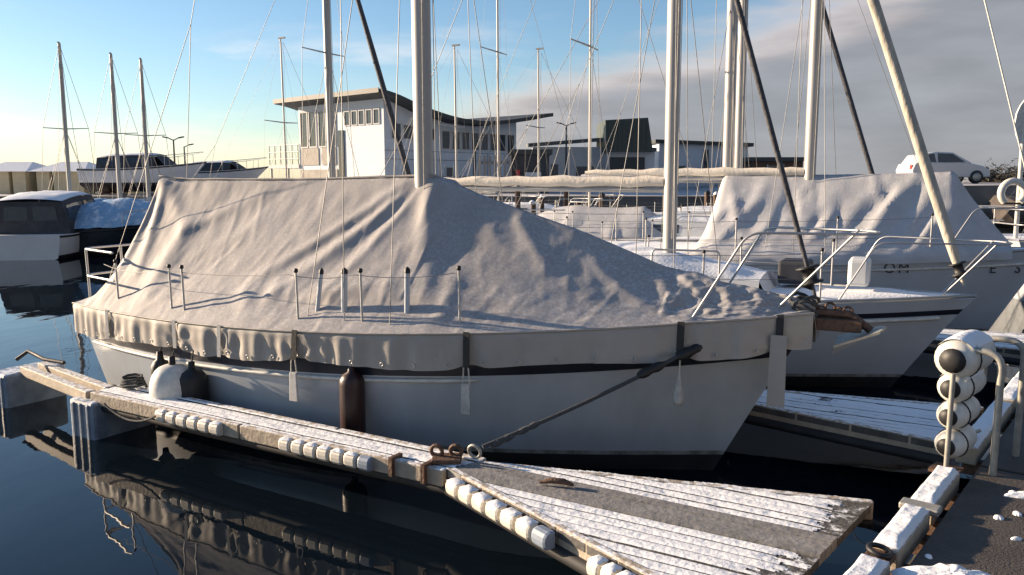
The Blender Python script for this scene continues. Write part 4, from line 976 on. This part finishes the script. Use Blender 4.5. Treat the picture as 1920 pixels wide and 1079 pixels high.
# ------------------------------------------------------------------ buildings on the far quay
def panel(name, m, par, o, ex, ez, x0, x1, z0, z1, nrm, depth, th=.06):
    """box lying on a facade: along ex from x0 to x1, heights z0..z1, proud by depth"""
    a = o + ex * x0 + ez * z0; n = nrm * depth; n0 = nrm * (depth - th)
    q = [o + ex * x + ez * z + k for k in (n0, n) for x, z in ((x0, z0), (x1, z0), (x1, z1), (x0, z1))]
    return MB().add(q, [(3, 2, 1, 0), (4, 5, 6, 7), (0, 1, 5, 4), (1, 2, 6, 5), (2, 3, 7, 6), (3, 0, 4, 7)]).build(name, m, par, world=True)
def window(par, o, ex, x0, x1, z0, z1, nrm, fr=.06, frm=None, mull=0):
    Z = Vector((0, 0, 1))
    g = panel('window', m_glass, par, o, ex, Z, x0, x1, z0, z1, nrm, .015, .05)
    for (a, b, c, d) in ((x0 - fr, x0, z0 - fr, z1 + fr), (x1, x1 + fr, z0 - fr, z1 + fr), (x0, x1, z1, z1 + fr), (x0, x1, z0 - fr, z0)):
        panel('frame', frm or m_wallw, g, o, ex, Z, a, b, c, d, nrm, .05, .08)
    for k in range(mull):
        x = lerp(x0, x1, (k + 1) / (mull + 1)); panel('mullion', frm or m_wallw, g, o, ex, Z, x - .03, x + .03, z0, z1, nrm, .04, .05)
UP = Vector((0, 0, 1))
def office():
    c = P(722, 335, 42); c.z = 1.5
    o = thing('harbour_office', 'white harbour office with dark swooping roof and upstairs balcony', 'building', c, 0)
    X = Vector((.66, .751, 0)).normalized(); Y = Vector((-X.y, X.x, 0)); LX, LY = 10.4, 7.6
    nX, nY = -Y, -X                         # outward normals: right facade faces -Y', left facade faces -X'
    prof = [(-1.0, 6.52), (0, 6.40), (2, 5.80), (4.5, 5.36), (6.8, 5.28), (8.5, 5.45), (10.4, 5.72), (13.2, 6.2)]
    # walls
    def wallZ(x): return interp(prof, x) - c.z + 0
    m = MB(); n = 26
    rb = []; rt = []
    for side_y in (0, LY):
        vs = [];
        for i in range(n + 1): x = LX * i / n; q = c + X * x + Y * side_y; vs += [q, q + UP * wallZ(x)]
        m.add(vs, [(2 * i, 2 * i + 2, 2 * i + 3, 2 * i + 1) for i in range(n)])
    for x in (0, LX):
        q = c + X * x; m.add([q, q + Y * LY, q + Y * LY + UP * wallZ(x), q + UP * wallZ(x)], [(0, 1, 2, 3)])
    m.build('wall', m_wallb, o, world=True)
    for zz in (.9, 1.8, 2.25): panel('cladding_joint', m_roofg, o, c, X, UP, 0, LX, zz, zz + .025, -Y, .012, .03)
    for xx in (1.3, 3.9, 7.8, 9.6): panel('cladding_joint', m_roofg, o, c, X, UP, xx, xx + .025, 0, 2.25, -Y, .014, .03)
    # swooping roof slab with overhang
    m = MB(); k = 40; tops = []
    for i in range(k + 1):
        x = lerp(-1.0, 12.9, i / k); z = sum(interp(prof, x + d_) for d_ in (-.8, -.4, 0, .4, .8)) / 5 + .02 - c.z
        for yy, dz in ((-.9, 0), (LY + .9, 0)):
            q = c + X * x + Y * yy; tops += [q + UP * z, q + UP * (z + .22)]
    fs = []
    for i in range(k):
        a, b = i * 4, i * 4 + 4; fs += [(a, b, b + 1, a + 1), (a + 2, a + 3, b + 3, b + 2), (a + 1, b + 1, b + 3, a + 3), (a, a + 2, b + 2, b)]
    m.add(tops, fs + [(0, 1, 3, 2), (4 * k, 4 * k + 2, 4 * k + 3, 4 * k + 1)]); rf = m.build('roof', m_roof, o, world=True)
    q = c - X * 1.03 + Y * (LY / 2); 
    panel('fascia', m_roofg, rf, c + Y * -.9, Y, UP, 0, LY + 1.8, prof[0][1] - c.z + .02, prof[0][1] - c.z + .26, -X, 1.06, .05)
    # left (sunlit) facade: origin at near corner, runs along Y
    lo, le, ln = c, Y, -X
    for k in range(5): window(o, lo, le, .35 + k * .62, .75 + k * .62, 3.65, 4.35, ln, .05)
    for x0, x1 in ((4.1, 4.7), (5.0, 5.6), (5.9, 6.5), (6.75, 7.35)): window(o, lo, le, x0, x1, 2.6, 4.5, ln, .07, mull=0)
    for x0, x1 in ((4.1, 5.4), (5.7, 7.4)): panel('timber_panel', m_wood, o, lo, le, UP, x0, x1, 1.55, 2.5, ln, .05)
    panel('stair_glass', m_glass, o, lo, le, UP, 3.35, 3.85, .3, 3.4, ln, .06)
    panel('dark_plinth', m_wood, o, lo, le, UP, .2, 2.4, .25, .6, ln, .06)
    panel('facade_base', m_wood, o, lo, le, UP, 4.0, 7.55, -.02, 1.3, ln, .04)
    # right (shaded) facade
    ro, re, rn = c, X, -Y
    for k in range(4): window(o, ro, re, .5 + k * .8, 1.1 + k * .8, 2.9, 3.65 - .06 * k, rn, .05)
    for k in range(8): window(o, ro, re, 4.1 + k * .78, 4.68 + k * .78, 2.45, 3.4, rn, .06)
    panel('corner_panel', m_wood, o, ro, re, UP, 2.6, 3.4, 0, 2.3, rn, .05)
    window(o, ro, re, 4.4, 4.9, .9, 1.4, rn, .06)
    for x in (6.6,): panel('downpipe', m_roof, o, ro, re, UP, x, x + .12, 0, 2.5, rn, .1)
    # balcony at the far left end
    bo = c + Y * LY
    panel('balcony_floor', m_wallw, o, bo, Y, UP, 0, 3.2, 1.40, 1.62, -X, .1, 3.0)
    for k in range(6):
        q = bo + Y * (.1 + .6 * k) - X * .05; tubes_build_w('railing_post', [q + UP * 1.6, q + UP * 2.75], .035, m_galv, o, 6)
    for zz in (1.95, 2.35, 2.75): tubes_build_w('railing_bar', [bo - X * .05 + UP * zz, bo - X * .05 + Y * 3.2 + UP * zz], .03, m_galv, o, 6)
    for y_ in (1.2, 3.0): tubes_build_w('balcony_column', [bo + Y * y_ + UP * 0, bo + Y * y_ + UP * 1.4], .07, m_galv, o, 8)
    # flue on the roof and thin aerial
    q = c + X * 5.5 + Y * 3; tubes_build_w('flue', [q + UP * 3.6, q + UP * 5.2], .14, m_galv, o, 10)
office()
def box_building(name, label, x0, x1, ytop, Y, dep, wallm, roofm, roof_rise=.0, over=.3, wins=(), cat='building', zb=None, tilt=0):
    a = P(x0, ytop, Y); b = P(x1, ytop, Y); zb = land_z(a.x, 0) if zb is None else zb
    o = thing(name, label, cat, ((a.x + b.x) / 2, Y, zb), 0)
    h = a.z - zb; W_ = b.x - a.x
    MB().box((0, dep / 2, h / 2 - .02), (W_, dep, h + .04)).build('wall', wallm, o)
    m = MB(); hw = W_ / 2 + over
    m.add([(-hw, -over, h - .02), (hw, -over, h + tilt - .02), (hw, dep + over, h + tilt + roof_rise), (-hw, dep + over, h + roof_rise), (-hw, -over, h + .22), (hw, -over, h + .22 + tilt), (hw, dep + over, h + .24 + roof_rise + tilt), (-hw, dep + over, h + .24 + roof_rise)],
          [(3, 2, 1, 0), (4, 5, 6, 7), (0, 1, 5, 4), (1, 2, 6, 5), (2, 3, 7, 6), (3, 0, 4, 7)]); m.build('roof', roofm, o)
    for (u0, u1, v0, v1) in wins:
        wx0, wx1 = lerp(-W_ / 2, W_ / 2, u0), lerp(-W_ / 2, W_ / 2, u1)
        g = MB().box(((wx0 + wx1) / 2, -.01, h * (v0 + v1) / 2), (wx1 - wx0, .06, h * (v1 - v0))).build('window', m_glass, o)
        for xx in (wx0 - .03, wx1 + .03): MB().box((xx, -.02, h * (v0 + v1) / 2), (.06, .1, h * (v1 - v0) + .12)).build('frame', m_wallw, g)
    return o, h, W_
box_building('low_shed', 'long white low shed with thin snowy roof left of the green tower', 1000, 1134, 276, 52, 8, m_wallw, m_roofg, .3, wins=((.25, .35, .2, .6), (.6, .85, .15, .55)), tilt=.4)
o, h, W_ = box_building('tower_shed', 'white shed carrying a dark green boxy tower roof', 1140, 1228, 284, 50, 6, m_wallw, m_roofg, 0, over=.1)
# green overhanging tower top
m = MB(); zt = P(1180, 222, 50).z - land_z(7, 0); zb_ = h - .05; hw = W_ / 2
m.add([(-hw - .15, -.5, zb_), (hw - .2, -.5, zb_), (hw + .35, 5.5, zb_), (-hw - .15, 5.5, zb_), (-hw - .25, -.5, zt - .15), (hw - .55, -.5, zt), (hw + .1, 5.5, zt + .1), (-hw - .15, 5.5, zt)], [(3, 2, 1, 0), (4, 5, 6, 7), (0, 1, 5, 4), (1, 2, 6, 5), (2, 3, 7, 6), (3, 0, 4, 7)])
tw = m.build('tower_roof', m_green, o)
for k in range(9):
    x = lerp(-hw, hw - .6, k / 8); MB().box((x, -.53, (zb_ + zt) / 2), (.06, .05, zt - zb_ - .3)).build('roof_rib', m_green, tw)
MB().box((-.25, -.04, h * .62), (W_ * .74, .1, h * .46)).build('dark_opening', m_roof, o)
box_building('harbour_shed', 'pale blue white shed with flat dark roof behind the tall masts', 1236, 1403, 268, 56, 8, m_wallb, m_roof, 0, wins=((.5, .56, .35, .85), (.8, .95, .2, .5), (.1, .3, .2, .5)), tilt=-.25)
box_building('dark_hut', 'low dark hut right of the pale shed', 1412, 1506, 302, 50, 5, m_rust, m_roof, 0, wins=((.3, .6, .3, .8),))
o, h, W_ = box_building('kiosk', 'dark kiosk with red panel and pale counter beside the slatted screen', 958, 1030, 289, 40, 4, m_canvas, m_roof, 0, over=.15)
MB().box((-W_ * .32, -.05, h * .35), (W_ * .1, .12, h * .5)).build('red_panel', m_red, o); MB().box((.15, -.05, h * .36), (W_ * .42, .12, h * .36)).build('counter_window', m_gel2, o)
sl = thing('slatted_screen', 'grey timber slatted screen fence beside the dark kiosk', 'fence', (P(928, 330, 39.5).x, 39.5, land_z(0, 0)), 0)
ww = P(957, 330, 39.5).x - P(900, 330, 39.5).x
for k in range(7): MB().box((lerp(-ww / 2, ww / 2, k / 6), 0, .92), (.13, .06, 1.9)).build('slat', m_plankb, sl)
for z in (.3, 1.5): MB().box((0, .06, z), (ww, .05, .1)).build('cross_rail', m_plankb, sl)
# cream sheds and dark bays on the left pier
for i in range(3):
    x0, x1 = (-42 + i * 108, 48 + i * 108)
    lab = ('cream boat shed at the pier end with snowy roof and dark bays', 'middle cream boat shed with snowy roof and dark bays', 'cream boat shed next to the cradled cruiser with dark bays')[i]
    Y = 39; a = P(x0, 322, Y); b = P(x1, 322, Y); zb = land_z(-20, 0); o = thing('boat_shed', lab, 'shed', ((a.x + b.x) / 2, Y, zb), 0, 'cream sheds on the left pier')
    W_ = b.x - a.x; h = a.z - zb
    for k in range(3): MB().box((lerp(-W_ / 2 + .35, W_ / 2 - .35, k / 2), 1.5, h / 2), (.62, 3, h)).build('pier_wall', m_cream, o)
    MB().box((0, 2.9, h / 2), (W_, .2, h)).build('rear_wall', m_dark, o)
    MB().add([(-W_ / 2 - .2, -.3, h), (W_ / 2 + .2, -.3, h), (W_ / 2 + .2, 3.3, h), (-W_ / 2 - .2, 3.3, h), (-W_ / 2 + .5, 1.5, h + .5), (W_ / 2 - .5, 1.5, h + .5)], [(3, 2, 1, 0), (0, 1, 5, 4), (2, 3, 4, 5), (1, 2, 5), (3, 0, 4)]).build('roof', m_snow, o)
# lamp posts
def lamp(px, py, Y, label, arms=2):
    t = P(px, py, Y); z = land_z(t.x, 0); o = thing('street_lamp', label, 'lamp', (t.x, Y, z), 0, 'quay lamps')
    tubes_build('post', [(0, 0, 0), (0, 0, t.z - z)], [.07, .045], m_roof, o)
    for s_ in ((-1, 1) if arms == 2 else (1,)):
        tubes_build('arm', [(0, 0, t.z - z - .05), (s_ * .35, 0, t.z - z + .12)], .03, m_roof, o, 6); MB().box((s_ * .45, 0, t.z - z + .12), (.32, .16, .07), Matrix.Rotation(-s_ * .2, 3, 'Y')).build('lamp_head', m_roof, o, bevel=.02)
lamp(1062, 235, 50, 'twin headed quay lamp above the long white shed'); lamp(325, 262, 46, 'dark twin headed quay lamp behind the cradled cruisers'); lamp(345, 275, 52, 'small single armed quay lamp right of the twin headed one', 1)
# car on the raised road
def car():
    p = P(1765, 340, 38); z = land_z(p.x, 8) + .02; o = thing('parked_car', 'small white hatchback parked above the bank behind the pale tarp', 'car', (p.x, 38, z), 0)
    W2 = .84
    body = [(-1.75, .28), (-1.8, .62), (-1.68, .92), (-1.0, .98), (.75, .95), (1.45, .80), (1.78, .62), (1.8, .3)]
    def ext(poly, y0, y1, t=0):
        n = len(poly); vs = [(x, y0 + t * max(0, zz - .9), zz) for x, zz in poly] + [(x, y1 - t * max(0, zz - .9), zz) for x, zz in poly]
        return MB().add(vs, [tuple(range(n)), tuple(range(n, 2 * n))] + [(i, n + i, n + (i + 1) % n, (i + 1) % n) for i in range(n)])
    ext(body, -W2, W2).build('body', m_car, o, bevel=.05)
    ext([(-1.6, .9), (-1.35, 1.32), (-.7, 1.45), (.1, 1.42), (.95, .93)], -W2 + .03, W2 - .03, .28).build('cabin', m_car, o, bevel=.04)
    for pl in ([(-1.42, .97), (-1.25, 1.27), (-.78, 1.37), (-.72, .97)], [(-.62, .97), (-.62, 1.38), (.05, 1.36), (.62, .98)]):
        n = len(pl); ft = lambda zz: -W2 + .02 + .28 * max(0, zz - .9) - .012; MB().add([(x, ft(zz), zz) for x, zz in pl] + [(x, ft(zz) + .03, zz) for x, zz in pl], [tuple(range(n)), tuple(range(n, 2 * n))] + [(i, n + i, n + (i + 1) % n, (i + 1) % n) for i in range(n)]).build('side_window', m_glass, o)
    for x in (-1.15, 1.15):
        for y in (-W2 + .06, W2 - .06):
            wh = MB().lathe((x, y - .1, .30), (0, 1, 0), [(0, .2), (.01, .30), (.19, .30), (.2, .2)], 18).build('tyre', m_black, o); MB().lathe((x, y - .115, .30), (0, 1, 0), [(0, .02), (.005, .19), (.02, .19)], 14).build('rim', m_galv, wh)
    MB().box((1.72, -.6, .68), (.12, .22, .12)).build('headlight', m_glass, o); MB().box((-1.76, -.62, .75), (.08, .16, .2)).build('tail_light', m_red, o)
car()
# rock bank and bushes to the right
rnd = random.Random(21)
for k in range(16):
    x = rnd.uniform(13, 27); y = shore(x) - rnd.uniform(.2, 1.8); s_ = rnd.uniform(.5, 1.0)
    bm = bmesh.new(); bmesh.ops.create_icosphere(bm, subdivisions=2, radius=s_)
    for v in bm.verts: v.co *= 1 + .3 * noise.noise(v.co * 1.6 + Vector((k, 0, 0))); v.co.z *= .7
    me = bpy.data.meshes.new('boulder'); bm.to_mesh(me); bm.free(); me.materials.append(m_rock)
    o = bpy.data.objects.new('boulder', me); C.objects.link(o); o.location = (x, y, max(.1, 1.5 - (shore(x) - y) * .9)); tag(o, 'dark boulder in the rock bank below the parked car', 'rock', 'boulders of the bank')
def bush(px, py, Y, rx, rz, label):
    p = P(px, py, Y); o = thing('bush', label, 'bush', (p.x, Y, land_z(p.x, 5)), 0, 'bare bushes on the right bank'); r = random.Random(px); m = MB()
    for k in range(900):
        d = Vector((r.gauss(0, .45), r.gauss(0, .4), abs(r.gauss(0, .5)))); c = Vector((d.x * rx, d.y * rx * .7, d.z * rz)); t = Vector((r.uniform(-1, 1), r.uniform(-1, 1), r.uniform(-.3, 1))).normalized() * .14; n = t.orthogonal().normalized() * .03
        m.add([c - t - n, c - t + n, c + t + n * .3, c + t - n * .3], [(0, 1, 2, 3)])
    m.build('twigs', m_bush, o)
    for k in range(6): tubes_build('stem', [(0, 0, -.1), (r.uniform(-.6, .6) * rx, r.uniform(-.3, .3), rz * r.uniform(.5, 1))], [.03, .008], m_bush, o, 5)
bush(1858, 335, 44, 1.1, .75, 'low bare bush just right of the parked car'); bush(1905, 335, 43, 1.2, .8, 'bare bush on the bank behind the white vane pole')
